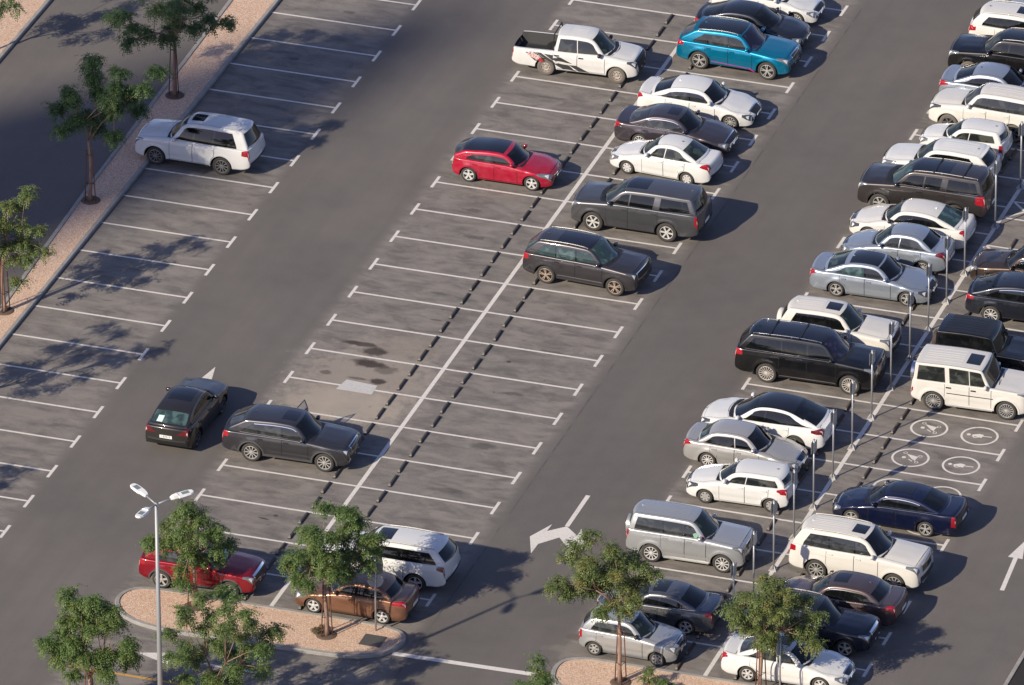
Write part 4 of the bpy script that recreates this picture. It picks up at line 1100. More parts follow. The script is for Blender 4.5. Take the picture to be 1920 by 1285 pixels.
car('suv', 'suv', 'long brown grey suv with two black roof bars', 'car', 13.72, -13.55, 180, (5.33, 2.03, 1.94, 3.11, .95), paint('paint_magnetic', (.042, .037, .037), .5), roofpanel=(.75, -1.2, 9.9), rails=RIM_GREY, crossbars=2, rim='six', rimcol=RIM_GREY, zh=1.15, zc=1.27, zb=1.24, zd=1.25, kf=.84, ab=1.02, wl=.60, R=.41, Cw=-1.05, cg=.13, pillar='body', pc=.22, rt=.06, tlen=.42, tj=(8.2, 6.6, 11.6, 14.6), chrome=1, wsg=G_TEAL, fin=False)
car('sedan', 'sedan', 'white liftback saloon with green rear glass behind the grey blue saloon', 'car', 13.92, -16.2, 180, (4.87, 1.865, 1.47, 2.84, .90), PP, rim='ten', glass=G_DARK, wsg=G_GREEN, rear_glass=G_TEAL, tlen=.26, rt=.26, rb=.09, zd=1.06, mirror=BLACK, chrome=0, hl=LAMP_DARK, hlen=.5, finmat=PW)
car('sedan', 'sedan', 'silver saloon with plain wheels, nose to the lane beside a white bay mark', 'car', 14.05, -18.35, 180, (4.35, 1.735, 1.52, 2.63, .82), PSB, rim='ten', rimcol=RIM_GREY, glass=G_GREY, wsg=G_GREEN, rear_glass=G_DARK, pillar='body', tl=TAIL_DARK, tlen=.40, rt=.24, fin=False, R=.31)
car('sedan', 'sedan', 'silver blue luxury saloon with a black glass roof', 'car', 14.07, -21.08, 1.2, (4.88, 1.855, 1.47, 2.874, .87), PSB, roofpanel=(.48, -.98, 9.3), rim='double', rimcol=RIM_GREY, glass=G_GREY, wsg=G_DARK, rear_glass=G_GREEN, chrome=1, grille=(.42, BLACK), hl=LAMP_DARK, glass1=G_TEAL)
car('suv', 'suv', 'ivory white suv with a covered spare wheel and grooved roof', 'car', 14.05, -26.15, .8, (4.58, 1.885, 1.85, 2.79, .92), PIV, spare=(PIV, None), spz=1.05, sunroof=(.58, .06, 11.2), ribs=5, rim='six', zh=1.08, zc=1.20, zb=1.17, zd=1.2, kf=.78, R=.385, B=-.14, Cw=-1.02, pc=.40, wsg=G_GREEN, tlen=.14, tj=(8., 7., 12., 13.4), grille=(.5, BLACK), rbt=PIV, hr=.05)
car('suv', 'suv', 'extra long black suv with chrome lines and roof bars', 'car', 13.85, -28.7, .9, (5.64, 2.03, 1.94, 3.34, 1.0), PBK, roofpanel=(.9, -1.5, 9.8), rails=CHROME, crossbars=2, rim='multi', rimcol=M('rim_pale', (.62, .57, .53), .3, .35), zh=1.15, zc=1.26, zb=1.24, zd=1.25, kf=.84, ab=1.11, wl=.46, R=.415, B=-.05, Cw=-1.08, pc=.28, chrome=1, sill=(.42, .45, CHROME), tlen=.34, tj=(9.2, 8.6, 11.4, 14.6), rt=.10,
    wsg=G_VIOLET, fx=.255, grille=(.55, CHROME))
car('sedan', 'suv', 'white electric crossover with a black glass roof reaching over the windscreen', 'car', 13.47, -33.85, 180, (5.04, 2.0, 1.66, 2.965, .95), PW, roofpanel=(.80, -1.75, 7.2), fast_roof=1, zh=.86, ab=.98, wl=.80, zc=1.06, zb=1.10, zd=1.16, clr=.06, ws=1.15, fx=.235, rt=.26, rb=.055, R=.375, rim='five', rimcol=RIM_DARK, tl=TAIL_DARK, tlen=.5, tj=(10.0, 9.0, 11.6, 15.2),
    hl=LAMP_DARK, hlen=.5, grille=(.02, BLACK), fin=False, spoiler=True, pc=.2, B=-.20, zd_=0)
car('sedan', 'sedan', 'silver grey saloon behind the white hatchback beside the steel posts', 'car', 13.48, -36.1, 0, (4.62, 1.79, 1.48, 2.70, .90), PSD, rim='ten', rimcol=RIM_SILVER, glass=G_DARK, wsg=G_DARK, rear_glass=G_GREEN, tlen=.34, pillar='body', fin=False, zd=1.06, rt=.22)
car('hatch', 'hatchback', 'white five door hatchback with dark rear window and red tail lamps', 'car', 14.17, -38.83, -178.2, (4.07, 1.725, 1.45, 2.58, .83), PW, rim='hub', rimcol=RIM_GREY, glass=G_CLEAR, wsg=G_CLEAR, rear_glass=G_DARK, pillar='body', tlen=.44, tj=(9.6, 8.4, 11.4, 14.6), R=.305, rt=.10, finmat=BLACK, hlen=.55, hl=LAMP_DARK)
pj = car('suv', 'suv', 'silver suv with spare wheel behind and a green and red sunshade in its front window', 'car', 13.75, -43.77, .8, (4.62, 1.875, 1.87, 2.78, .82), PS, spare=(BLACK, PS), spz=1.02, ribs=6, rim='ten', rimcol=RIM_SILVER, zh=1.07, zc=1.19, zb=1.17, zd=1.19, kf=.78, R=.385, B=-.08, Cw=-.92, pc=.24, rt=.05, rb=.02, glass=G_GREY, wsg=G_GREEN, tlen=.14, steps=RIM_GREY, sill=(.50, .58, PS), roof=.03, clad=PS)
for (xa, xb, za, zb2, cl) in ((.22, .42, 1.26, 1.46, (.17, .32, .24)), (.48, .68, 1.22, 1.36, (.38, .03, .05))):
    mb = MB(); n = 12; t = np.arange(n) * 2 * math.pi / n
    X = (xa + xb) / 2 + (xb - xa) / 2 * np.cos(t) * (1 + .25 * np.sin(3 * t)); Z = (za + zb2) / 2 + (zb2 - za) / 2 * np.sin(t)
    mb.add(np.c_[X, -(pj['Yc'](X, Z) + .009), Z], [list(range(n))]); mb.build('sunshade', M('sunshade_%d' % int(cl[0] * 100), cl, .6), pj['root'])
car('sedan', 'sedan', 'dark silver saloon with a sunroof behind the small silver hatchback', 'car', 13.92, -48.72, 180, (4.59, 1.77, 1.45, 2.76, .80), paint('paint_tin', (.115, .118, .128), .6), rim='double', rimcol=RIM_SILVER, sunroof=(.38, -.12, 10.2), glass=G_DARK, rear_glass=G_DARK, chrome=1, tlen=.34, fin=False)
car('hatch', 'hatchback', 'small silver hatchback beside the second gravel island', 'car', 13.80, -51.33, -1.2, (3.80, 1.665, 1.53, 2.45, .72), PS, rim='six', rimcol=RIM_GREY, glass=G_CLEAR, wsg=G_GREEN, rear_glass=G_DARK, pillar='body', zh=.86, zc=1.03, zb=1.05, zd=1.06, tlen=.16, tj=(7.2, 6.8, 11.4, 12.6), R=.295, mirror=BLACK, rt=.12, roof=.06, pc=.34, fin=False)
# right row, right side
car('suv', 'suv', 'bronze brown crossover cut by the right edge, headlamp showing', 'car', 19.62, -18.8, 180, (4.5, 1.83, 1.66, 2.7, .9), PBN, rim='ten', rails=RIM_GREY, chrome=2)
car('suv', 'suv', 'dark slate coupe crossover with silver ten spoke wheel at the right edge', 'car', 20.47, -21.33, 1.5, (4.85, 1.95, 1.65, 2.88, .9), PDB, fast=True, rim='ten', rimcol=RIM_SILVER, zh=.95, zc=1.08, zb=1.10, zd=1.14, rt=.24, rb=.05, roof=.06, R=.385, Cw=None, pc=.25, chrome=2, spoiler=True, spmat=GLOSS, tj=(9.8, 9.2, 11.2, 16.5), tlen=.36, tl=TAIL)
car('suv', 'suv', 'black open country four wheel drive with boxy hard top and spare wheel', 'car', 20.1, -25.95, 1.0, (4.0, 1.87, 1.84, 2.46, .70), PBK, boxy=True, spare=(M('spare_tread', (.045, .032, .028), .8), None), spz=1.02, zh=1.10, zc=1.16, zb=1.17, zd=1.17, ws=.30, tum=.10, cur=.05, rt=.03, rb=.02, rC=.05, rB=.03, rH=.04, rD=.03, fx=.31, ab=.52, wl=.28, clad=BLACK, R=.40,
    roofpanel=(.1, -1.6, 9.2), roofmat=M('hard_top', (.012, .012, .014), .45), ribs=6, B=-.15, Cw=None, pc=.10, fin=False, doors=1, plate_r=False, rim='six', rimcol=RIM_DARK, wsg=G_GREEN)
gw = car('suv', 'suv', 'white boxy off roader with chrome ringed spare wheel and black side mouldings', 'car', 20.38, -28.87, 1.8, (4.66, 1.93, 1.97, 2.89, .85), PIV, boxy=True, spare=(BLACK, CHROME), spz=1.12, zh=1.20, zc=1.27, zb=1.25, zd=1.26, ws=.40, tum=.10, cur=.0, rt=.035, rb=.02, rC=.05, rB=.03, rH=.05, rD=.03, ribs=6, 
    fx=.295, ab=.80, wl=.36, clad=PIV, R=.405, B=-.02, Cw=-.90, cg=.10, pillar='body', pc=.16, fin=False, rim='multi', rimcol=RIM_GREY, sunroof=(.42, -.12, 11.2), rib_=0, glass=G_CLEAR, wsg=G_CLEAR, sill=(.84, .875, BLACK), steps=RIM_GREY, tj=(5.6, 5.0, 7.2, 8.0), tlen=.12, handles=BLACK, grille=(.62, BLACK), gz=(.5, .95), plate_r=False)
car('sedan', 'sedan', 'navy blue saloon parked over the family bay symbols', 'car', 20.12, -38.72, 179.4, (4.97, 1.83, 1.45, 2.91, .86), PNV, rim='double', rimcol=RIM_GREY, sunroof=(.52, -.35, 10.9), chrome=2, tlen=.20, tj=(6.2, 5.6, 11.8, 13.6), glass=G_DARK, handles=CHROME, grille=(.55, BLACK))
car('suv', 'suv', 'big cream white suv with grooved roof, chrome nose and sunroof', 'car', 20.20, -43.12, -2.2, (5.14, 1.995, 1.94, 3.075, .95), PIV, ribs=6, rails=PIV, sunroof=(.78, .28, 11.2), rim='ten', rimcol=RIM_GREY, zh=1.14, zc=1.27, zb=1.24, zd=1.25, kf=.80, ab=.85, wl=.52, rt=.09, R=.41, B=-.05, Cw=-1.05, pc=.42, glass=G_GREY, wsg=G_DARK, tlen=.30, tj=(9.2, 8.6, 11.4, 13.8), grille=(.40, GLOSS), grille_bar=CHROME, lower=CHROME, hlen=.5)
car('sedan', 'sedan', 'maroon grey saloon with a sunroof below the cream white suv', 'car', 20.12, -46.1, 179.5, (4.855, 1.865, 1.475, 2.805, .95), PMR, rim='five', sunroof=(.38, -.12, 11.0), chrome=2, glass=G_DARK, wsg=G_CLEAR, rear_glass=G_DARK, tlen=.5, rt=.22, handles=CHROME, zd=1.05)
car('suv', 'suv', 'dark blue black crossover half hidden by the tree on the second island', 'car', 20.03, -48.45, 0, (4.60, 1.85, 1.68, 2.69, .93), paint('paint_ink_blue', (.012, .014, .024), .3), rim='five', rimcol=RIM_GREY, zh=.95, zc=1.08, zb=1.07, zd=1.08, R=.365, chrome=2, Cw=None, pc=.4, clad=BLACK, rails=RIM_GREY, grille_bar=CHROME)
car('sedan', 'sedan', 'white saloon with open sunroof behind the tree on the second island', 'car', 19.89, -51.30, 1.0, (4.80, 1.82, 1.47, 2.775, .96), PW, rim='six', rimcol=RIM_SILVER, sunroof=(.40, -.05, 11.2), glass=G_CLEAR, wsg=G_DARK, rear_glass=G_GREY, pillar='body', tlen=.30, zd=1.06, fin=False)

# ================================================================ wheel stops
ST_A = worn_paint('stop_rubber', (.048, .043, .040), .5); ST_B = concrete('stop_rubber_old', (.075, .055, .042)); ST_R = M('stop_reflector', (.22, .20, .18), .6)
def stop_meshes():
    L_ = .93; w = .135; h = .09
    pr = [(-w / 2, 0), (-w / 2, .03), (-w / 2 + .035, h), (w / 2 - .035, h), (w / 2, .03), (w / 2, 0)]
    V = [];
    ys = [(-L_ / 2, .55), (-L_ / 2 + .05, 1.0), (L_ / 2 - .05, 1.0), (L_ / 2, .55)]
    for yy, sc in ys: V += [(x_ * (0.9 + .1 * sc), yy, z_ * sc) for x_, z_ in pr]
    F = []
    for i in range(3):
        for j in range(5): F.append([i * 6 + j, i * 6 + j + 1, (i + 1) * 6 + j + 1, (i + 1) * 6 + j][::-1])
    F += [[0, 1, 2, 3, 4, 5], [18 + j for j in range(6)][::-1]]
    b1 = mesh('wheel_stop', V, F, ST_A, None, False); b2 = mesh('wheel_stop', V, F, ST_B, None, False)
    t = MB(); y0 = -L_ / 2 + .07
    t.add([(-.045, y0, h + .003), (.045, y0, h + .003), (-.045, y0 + .14, h + .003)], [[0, 1, 2]])
    t.add([(-.05, y0 - .065, .066), (.05, y0 - .065, .066), (.04, y0 - .02, h + .002), (-.04, y0 - .02, h + .002)], [[0, 1, 2, 3]])
    return b1, b2, mesh('reflector', np.concatenate(t.v), t.f, ST_R, None, False)
SB1, SB2, SRF = stop_meshes()
ORD = ['first', 'second', 'third', 'fourth', 'fifth', 'sixth', 'seventh', 'eighth', 'ninth', 'tenth']
def bay_words(seq):
    """seq: list of (bay index, occupant words or None); words for every bay, empty ones counted from the last parked car above"""
    out = {}; last = 'top edge'; n = 0
    for k, occ in seq:
        if occ: out[k] = 'at the ' + occ; last = occ; n = 0
        else: out[k] = 'in ' + ORD[n] + ' empty bay below the ' + last; n += 1
    return out
occ_l = {2: 'white pickup truck', 6: 'red hatchback', 16: 'dark suv with its door open', 20: 'deep red suv'}
occ_r = {-1: 'white saloon at the top', 0: 'violet grey saloon', 1: 'teal blue suv', 3: 'white executive saloon', 4: 'plum grey saloon', 5: 'small white saloon', 7: 'slate grey suv', 9: 'suv with bronze wheels', 19: 'white suv with twin sunroofs', 20: 'copper brown saloon'}
occ_a = {0: 'black suv', 1: 'silver blue saloon', 2: 'big white suv', 3: 'tiny white hatchback', 4: 'white crossover', 5: 'long brown grey suv', 6: 'white liftback saloon', 7: 'plain silver saloon', 8: 'silver blue luxury saloon', 10: 'ivory white suv', 11: 'extra long black suv', 13: 'white electric crossover', 14: 'silver grey saloon', 15: 'white five door hatchback', 17: 'silver suv with spare wheel', 19: 'dark silver saloon', 20: 'small silver hatchback'}
occ_b = {7: 'bronze brown crossover', 8: 'dark slate crossover', 10: 'black open country vehicle', 11: 'white boxy off roader', 15: 'navy blue saloon', 17: 'cream white suv', 18: 'maroon grey saloon', 19: 'blue black crossover', 20: 'white saloon with open sunroof'}
rows = [(-1.10, 'left of the centre line', 'left stop row', bay_words([(k, occ_l.get(k)) for k in range(-2, 21)]), SB1, 'bays left of the long middle line'),
        (1.11, '', '', bay_words([(k, occ_r.get(k)) for k in range(-2, 21)]), SB1, 'bays right of the long middle line'),
        (15.80, '', '', bay_words([(k, occ_a.get(k)) for k in range(0, 21)]), SB2, 'bays left of the steel posts'),
        (18.03, '', '', bay_words([(k, occ_b.get(k)) for k in range(6, 21)]), SB2, 'bays right of the steel posts')]
# stops that stand wholly behind parked cars, leaves or the frame are left out
HIDE = {
    'upper black stop in first empty bay below the top edge, left row',
    'lower black stop in first empty bay below the top edge, left row',
    'upper black stop in second empty bay below the top edge, left row',
    'lower black stop in second empty bay below the top edge, left row',
    'upper black stop at the white pickup truck',
    'upper black stop at the red hatchback',
    'upper black stop at the dark suv with its door open',
    'upper black stop at the deep red suv',
    'upper black stop in first empty bay below the top edge, right row',
    'lower black stop in first empty bay below the top edge, right row',
    'upper black stop at the white saloon at the top',
    'lower black stop at the white saloon at the top',
    'upper black stop at the violet grey saloon',
    'lower black stop at the violet grey saloon',
    'upper black stop at the teal blue suv',
    'lower black stop in first empty bay below the teal blue suv',
    'upper black stop at the white executive saloon',
    'lower black stop at the white executive saloon',
    'upper black stop at the plum grey saloon',
    'lower black stop at the plum grey saloon',
    'upper black stop at the small white saloon',
    'lower black stop in first empty bay below the small white saloon',
    'upper black stop at the slate grey suv',
    'upper black stop in first empty bay below the slate grey suv',
    'lower black stop in first empty bay below the slate grey suv',
    'upper black stop at the suv with bronze wheels',
    'upper black stop in ninth empty bay below the suv with bronze wheels',
    'lower black stop in ninth empty bay below the suv with bronze wheels',
    'upper black stop at the white suv with twin sunroofs',
    'lower black stop at the white suv with twin sunroofs',
    'upper black stop at the copper brown saloon',
    'upper brown stop at the black suv',
    'lower brown stop at the black suv',
    'upper brown stop at the silver blue saloon',
    'lower brown stop at the silver blue saloon',
    'upper brown stop at the big white suv',
    'lower brown stop at the white crossover',
    'upper brown stop at the long brown grey suv',
    'lower brown stop at the long brown grey suv',
    'upper brown stop at the white liftback saloon',
    'lower brown stop at the white liftback saloon',
    'upper brown stop at the plain silver saloon',
    'upper brown stop at the silver blue luxury saloon',
    'lower brown stop in first empty bay below the silver blue luxury saloon',
    'upper brown stop at the ivory white suv',
    'lower brown stop at the ivory white suv',
    'upper brown stop at the extra long black suv',
    'upper brown stop at the white five door hatchback',
    'upper brown stop at the dark silver saloon',
    'lower brown stop in first empty bay below the top edge, right row',
    'upper brown stop at the bronze brown crossover',
    'lower brown stop at the bronze brown crossover',
    'upper brown stop at the dark slate crossover',
    'upper brown stop in first empty bay below the dark slate crossover',
    'lower brown stop in first empty bay below the dark slate crossover',
    'upper brown stop at the black open country vehicle',
    'lower brown stop at the black open country vehicle',
    'upper brown stop at the white boxy off roader',
    'upper brown stop at the navy blue saloon',
    'lower brown stop at the navy blue saloon',
    'upper brown stop in first empty bay below the navy blue saloon',
    'lower brown stop in first empty bay below the navy blue saloon',
    'upper brown stop at the maroon grey saloon',
    'lower brown stop at the maroon grey saloon',
    'upper brown stop at the blue black crossover',
    'lower brown stop at the blue black crossover',
    'upper brown stop at the white saloon with open sunroof'}
for ri, (X, _, _, words_, me, rowname) in enumerate(rows):
    for k, wd in words_.items():
        for part, off in (('upper', .56), ('lower', 1.76)):
            lab = '%s %s stop %s%s' % (part, 'black' if me is SB1 else 'brown', wd, (', left row' if ri in (0, 2) else ', right row') if 'top edge' in wd else '')
            if lab in HIDE: continue
            y = -2.5 * k - off + random.uniform(-.03, .03)
            o = link('wheel_stop', me, None, (X + random.uniform(-.02, .02), y, 0), (0, 0, R(random.uniform(-1.2, 1.2))))
            link('reflector', SRF, o)
            tag(o, lab, 'wheel stop', rowname + ' wheel stops')

# ================================================================ steel posts between the two right-hand rows
GALV = M('galvanised_steel', (.42, .43, .45), .42, .6); PLT = M('base_plate', (.45, .44, .43), .6, .2); PANEL = M('sign_back', (.36, .37, .38), .5, .3)
pv = [(-10.7, 'top right corner post beside the white crossover with grooved roof'), (-14.3, 'post behind the long brown grey suv'), (-18.6, 'post behind the white liftback saloon'), (-21.1, 'post behind the plain silver saloon'),
      (-23.6, 'post at the nose of the silver blue luxury saloon'), (-26.1, 'post in the empty gap above the ivory suv'), (-28.65, 'post at the nose of the ivory white suv'), (-31.2, 'post at the nose of the extra long black suv'),
      (-33.75, 'post in the empty bay below the black suv'), (-36.24, 'post behind the white electric crossover'), (-38.75, 'post at the nose of the silver grey saloon'), (-41.25, 'post behind the white five door hatchback'),
      (-43.8, 'post in the bay above the silver suv with spare wheel'), (-46.3, 'post at the nose of the silver suv with spare wheel'), (-48.8, 'lowest post, among the tree leaves')]
pm_ = MB(); pm_.tube([(0, 0, .03), (0, 0, 2.93)], .034, 10); pm_.box((0, 0, 2.94), (.075, .075, .02)); PME = mesh('post', np.concatenate(pm_.v), pm_.f, GALV)
bp = MB(); bp.box((0, 0, .012), (.30, .30, .024))
for a_ in range(4):
    c_, s_ = math.cos(a_ * math.pi / 2 + .785), math.sin(a_ * math.pi / 2 + .785)
    bp.add([(c_ * .04, s_ * .04, .024), (c_ * .19, s_ * .19, .024), (c_ * .04, s_ * .04, .20), (c_ * .04 - s_ * .012, s_ * .04 + c_ * .012, .024), (c_ * .19 - s_ * .012, s_ * .19 + c_ * .012, .024), (c_ * .04 - s_ * .012, s_ * .04 + c_ * .012, .20)], [[0, 1, 2], [5, 4, 3], [0, 2, 5, 3], [1, 4, 5, 2]])
BPE = mesh('base_plate', np.concatenate(bp.v), bp.f, PLT, None, False)
sgp = MB(); sgp.box((.055, 0, 2.64), (.006, .42, .48)); SGE = mesh('sign_panel', np.concatenate(sgp.v), sgp.f, PANEL, None, False)
for y, lb in pv:
    o = link('sign_post', PME, None, (16.905, y, 0), (0, 0, R(random.uniform(-2, 2))))
    link('base_plate', BPE, o); q = link('sign_panel', SGE, o); q2 = link('sign_panel', SGE, o, None, (0, 0, math.pi))
    tag(o, 'thin grey steel ' + lb, 'post', 'steel posts along the right hand centre line')

# ================================================================ street lamp, island sign, lower sign
LG = M('lamp_grey', (.30, .31, .32), .5, .3); LW_ = M('lamp_white', (.68, .68, .67), .4); LED = M('lamp_glass', (.16, .20, .20), .15)
lamp = empty('street_lamp', (-.05, -63.93, 0)); tag(lamp, 'tall grey lamp post with three white lamp heads', 'street lamp')
p_ = MB(); p_.tube([(0, 0, 0), (0, 0, 5.2), (0, 0, 10.42)], [.105, .085, .06], 14); p_.box((0, 0, .03), (.4, .4, .06)); p_.build('pole', LG, lamp, True)
for a_, nm in ((147, 0), (44, 1), (263, 2)):
    d = np.array([math.cos(R(a_)), math.sin(R(a_)), 0]); hz = 10.36
    ar = link('lamp_arm', None, lamp) if False else None
    m_ = MB(); m_.tube([np.array([0, 0, hz]), d * .62 + np.array([0, 0, hz + .10])], .032, 8); arm = m_.build('lamp_arm', LG, lamp, True)
    n_ = np.array([-d[1], d[0], 0]); c0 = d * .56 + np.array([0, 0, hz + .10]); m_ = MB()
    sec = [(0, .07, .06), (.10, .11, .09), (.28, .13, .10), (.30, .165, .07), (.55, .175, .06), (.74, .165, .05), (.86, .11, .045), (.90, .04, .03)]
    V = []
    for s_, w_, h_ in sec:
        b0 = c0 + d * s_ + np.array([0, 0, .10 * s_]); V += [b0 - n_ * w_, b0 - n_ * w_ * .8 + [0, 0, h_], b0 + n_ * w_ * .8 + [0, 0, h_], b0 + n_ * w_, b0 + n_ * w_ * .9 - [0, 0, .03], b0 - n_ * w_ * .9 - [0, 0, .03]]
    F = []
    for i in range(len(sec) - 1):
        for j in range(6): F.append([i * 6 + j, i * 6 + (j + 1) % 6, (i + 1) * 6 + (j + 1) % 6, (i + 1) * 6 + j])
    F += [list(range(6))[::-1], [42 + j for j in range(6)]]
    m_.add(V, F); hd = m_.build('lamp_head', LW_, arm)
    m_ = MB(); V = []
    for s_, w_ in ((.34, .10), (.72, .095)):
        b0 = c0 + d * s_ + np.array([0, 0, .10 * s_ + .067 - .01 * (s_ > .5)]); V += [b0 - n_ * w_, b0 + n_ * w_]
    m_.add([V[0], V[2], V[3], V[1]], [[0, 1, 2, 3]]); m_.build('lamp_lens', LED, arm)

sg_ = empty('traffic_sign', (4.36, -52.98, .09)); tag(sg_, 'back of a round traffic sign with a square panel above, on the island end', 'traffic sign')
p_ = MB(); p_.tube([(0, 0, 0), (0, 0, 3.05)], .035, 10); p_.build('pole', GALV, sg_, True)
vd = np.array([.283, -.838, 0]); vd /= np.linalg.norm(vd); rt_ = np.array([.947, .321, 0])
def plate(nm, pts, dist, mat, z0):
    V = [np.array([0, 0, z0 + v]) + rt_ * u - vd * dist for u, v in pts]; V2 = [q - vd * .012 for q in V]; n = len(pts)
    mb = MB(); mb.add(V + V2, [list(range(n)), [n + i for i in range(n)][::-1]] + [[i, n + i, n + (i + 1) % n, (i + 1) % n] for i in range(n)]); return mb.build(nm, mat, sg_)
t = np.arange(24) * 2 * math.pi / 24
plate('sign_disc', [(.30 * math.cos(a), .30 * math.sin(a)) for a in t], .045, PANEL, 2.10)
plate('sign_panel', [(-.26, -.38), (.26, -.38), (.30, .0), (.26, .34), (0, .40), (-.26, .34)], .045, M('sign_back_dark', (.16, .165, .17), .5, .2), 2.74)
for z in (2.02, 2.2, 2.6, 2.9):
    mb = MB(); mb.box((0, 0, z), (.11, .09, .03)); mb.build('bracket', GALV, sg_)
s2 = empty('traffic_sign', (20.05, -53.1, .09)); tag(s2, 'sign seen edge on, on a pole in front of the white saloon doors', 'traffic sign')
p_ = MB(); p_.tube([(0, 0, 0), (0, 0, 2.55)], .034, 10); p_.build('pole', GALV, s2, True)
mb = MB(); V = []
for dd in (-.05, -.062): V += [(dd, .32 * math.cos(a), 2.15 + .32 * math.sin(a)) for a in t]
mb.add(V, [list(range(24)), list(range(24, 48))[::-1]] + [[i, 24 + i, 24 + (i + 1) % 24, (i + 1) % 24] for i in range(24)]); mb.build('sign_disc', PANEL, s2)

# ================================================================ trees
def bark_mat():
    m, nt, b = principled('bark'); tc = nt.nodes.new('ShaderNodeTexCoord')
    mp = nt.nodes.new('ShaderNodeMapping'); mp.inputs['Scale'].default_value = (6, 6, 1.4); nt.links.new(tc.outputs['Object'], mp.inputs[0])
    n = noise(nt, 2.2, 6, .7, mp.outputs[0])
    nt.links.new(mixc(nt, maprange(nt, n.outputs['Fac'], .35, .68), (.16, .095, .070), (.34, .225, .170)), b.inputs['Base Color'])
    b.inputs['Roughness'].default_value = .9; bump(nt, b, n.outputs['Fac'], .5, .02)
    return m
BARK = bark_mat(); STAKE = M('stake_wood', (.13, .052, .036), .8); TIE = M('tree_tie', (.03, .025, .022), .8)
def leaf_mat(name, a, c, e):
    m, nt, b = principled(name)
    geo = nt.nodes.new('ShaderNodeNewGeometry'); rnd = geo.outputs['Random Per Island']
    tc = nt.nodes.new('ShaderNodeTexCoord'); n = noise(nt, 1.3, 3, .6, tc.outputs['Object'])
    c1 = mixc(nt, rnd, a, c); c2 = mixc(nt, maprange(nt, n.outputs['Fac'], .50, .72, 0, .75), c1, e)
    nt.links.new(c2, b.inputs['Base Color']); b.inputs['Roughness'].default_value = .55; b.inputs['Specular IOR Level'].default_value = .35
    tr = nt.nodes.new('ShaderNodeBsdfTranslucent'); nt.links.new(c2, tr.inputs['Color'])
    mx = nt.nodes.new('ShaderNodeMixShader'); mx.inputs[0].default_value = .28
    nt.links.new(b.outputs[0], mx.inputs[1]); nt.links.new(tr.outputs[0], mx.inputs[2])
    nt.links.new(mx.outputs[0], nt.nodes['Material Output'].inputs['Surface'])
    return m
LEAF = leaf_mat('leaf_green', (.058, .104, .030), (.125, .185, .054), (.165, .19, .055))
LEAF_D = leaf_mat('leaf_deep', (.046, .092, .032), (.096, .152, .054), (.12, .155, .052))
LEAF_Y = leaf_mat('leaf_olive', (.072, .108, .034), (.140, .180, .056), (.23, .20, .058))

def foliage(centres, radii, rg, leaf=.135, lw=.05, per=4, nleaf=9, pairs=6, length=.46):
    """rosettes of drooping feathered leaves round each clump centre"""
    Cn = np.repeat(np.array(centres), per, 0); Rr = np.repeat(np.array(radii), per)
    n = len(Cn); off = rg.normal(size=(n, 3)); off /= np.linalg.norm(off, axis=1)[:, None]
    Cn = Cn + off * (Rr * rg.uniform(.15, .85, n))[:, None] * np.array([1, 1, .8])
    Cn = np.repeat(Cn, nleaf, 0); n = len(Cn)
    az = rg.uniform(0, 2 * math.pi, n); up = rg.uniform(-.15, 1.15, n); ln = length * rg.uniform(.65, 1.15, n)
    t = np.linspace(.18, 1, pairs)[None, :]
    hx = np.cos(az)[:, None]; hy = np.sin(az)[:, None]
    el0 = up[:, None]; el = el0 - 1.7 * t
    dr = np.cos(el0 - .8 * t) * t; dz = np.sin(el0 - .85 * t) * t
    P = np.stack([Cn[:, 0:1] + hx * dr * ln[:, None], Cn[:, 1:2] + hy * dr * ln[:, None], Cn[:, 2:3] + dz * ln[:, None]], -1)      # n,pairs,3
    T = np.stack([hx * np.cos(el), hy * np.cos(el), np.sin(el)], -1)
    S = np.stack([-hy + 0 * t, hx + 0 * t, 0 * t + 0 * hx], -1)
    quads = []
    for sd in (-1, 1):
        tilt = rg.uniform(-.5, .5, P.shape[:2])[..., None]
        D = S * sd * .86 + T * .45 + np.array([0, 0, 1.0]) * (tilt - .25); D /= np.linalg.norm(D, axis=-1)[..., None]
        Wd = np.cross(D, np.cross(T, D) + 1e-6); Wd = T - D * np.sum(T * D, -1, keepdims=True); Wd /= np.linalg.norm(Wd, axis=-1)[..., None] + 1e-6
        l = leaf * rg.uniform(.7, 1.2, P.shape[:2])[..., None] * (1.15 - .5 * t[..., None]); w = lw
        a = P - Wd * w * .35; b_ = P + D * l * .5 - Wd * w * .5; c = P + D * l; d = P + D * l * .5 + Wd * w * .5
        quads.append(np.stack([a, b_, c, d], -2).reshape(-1, 4, 3))
    Q = np.concatenate(quads)
    return Q.reshape(-1, 3), np.arange(len(Q) * 4).reshape(-1, 4)

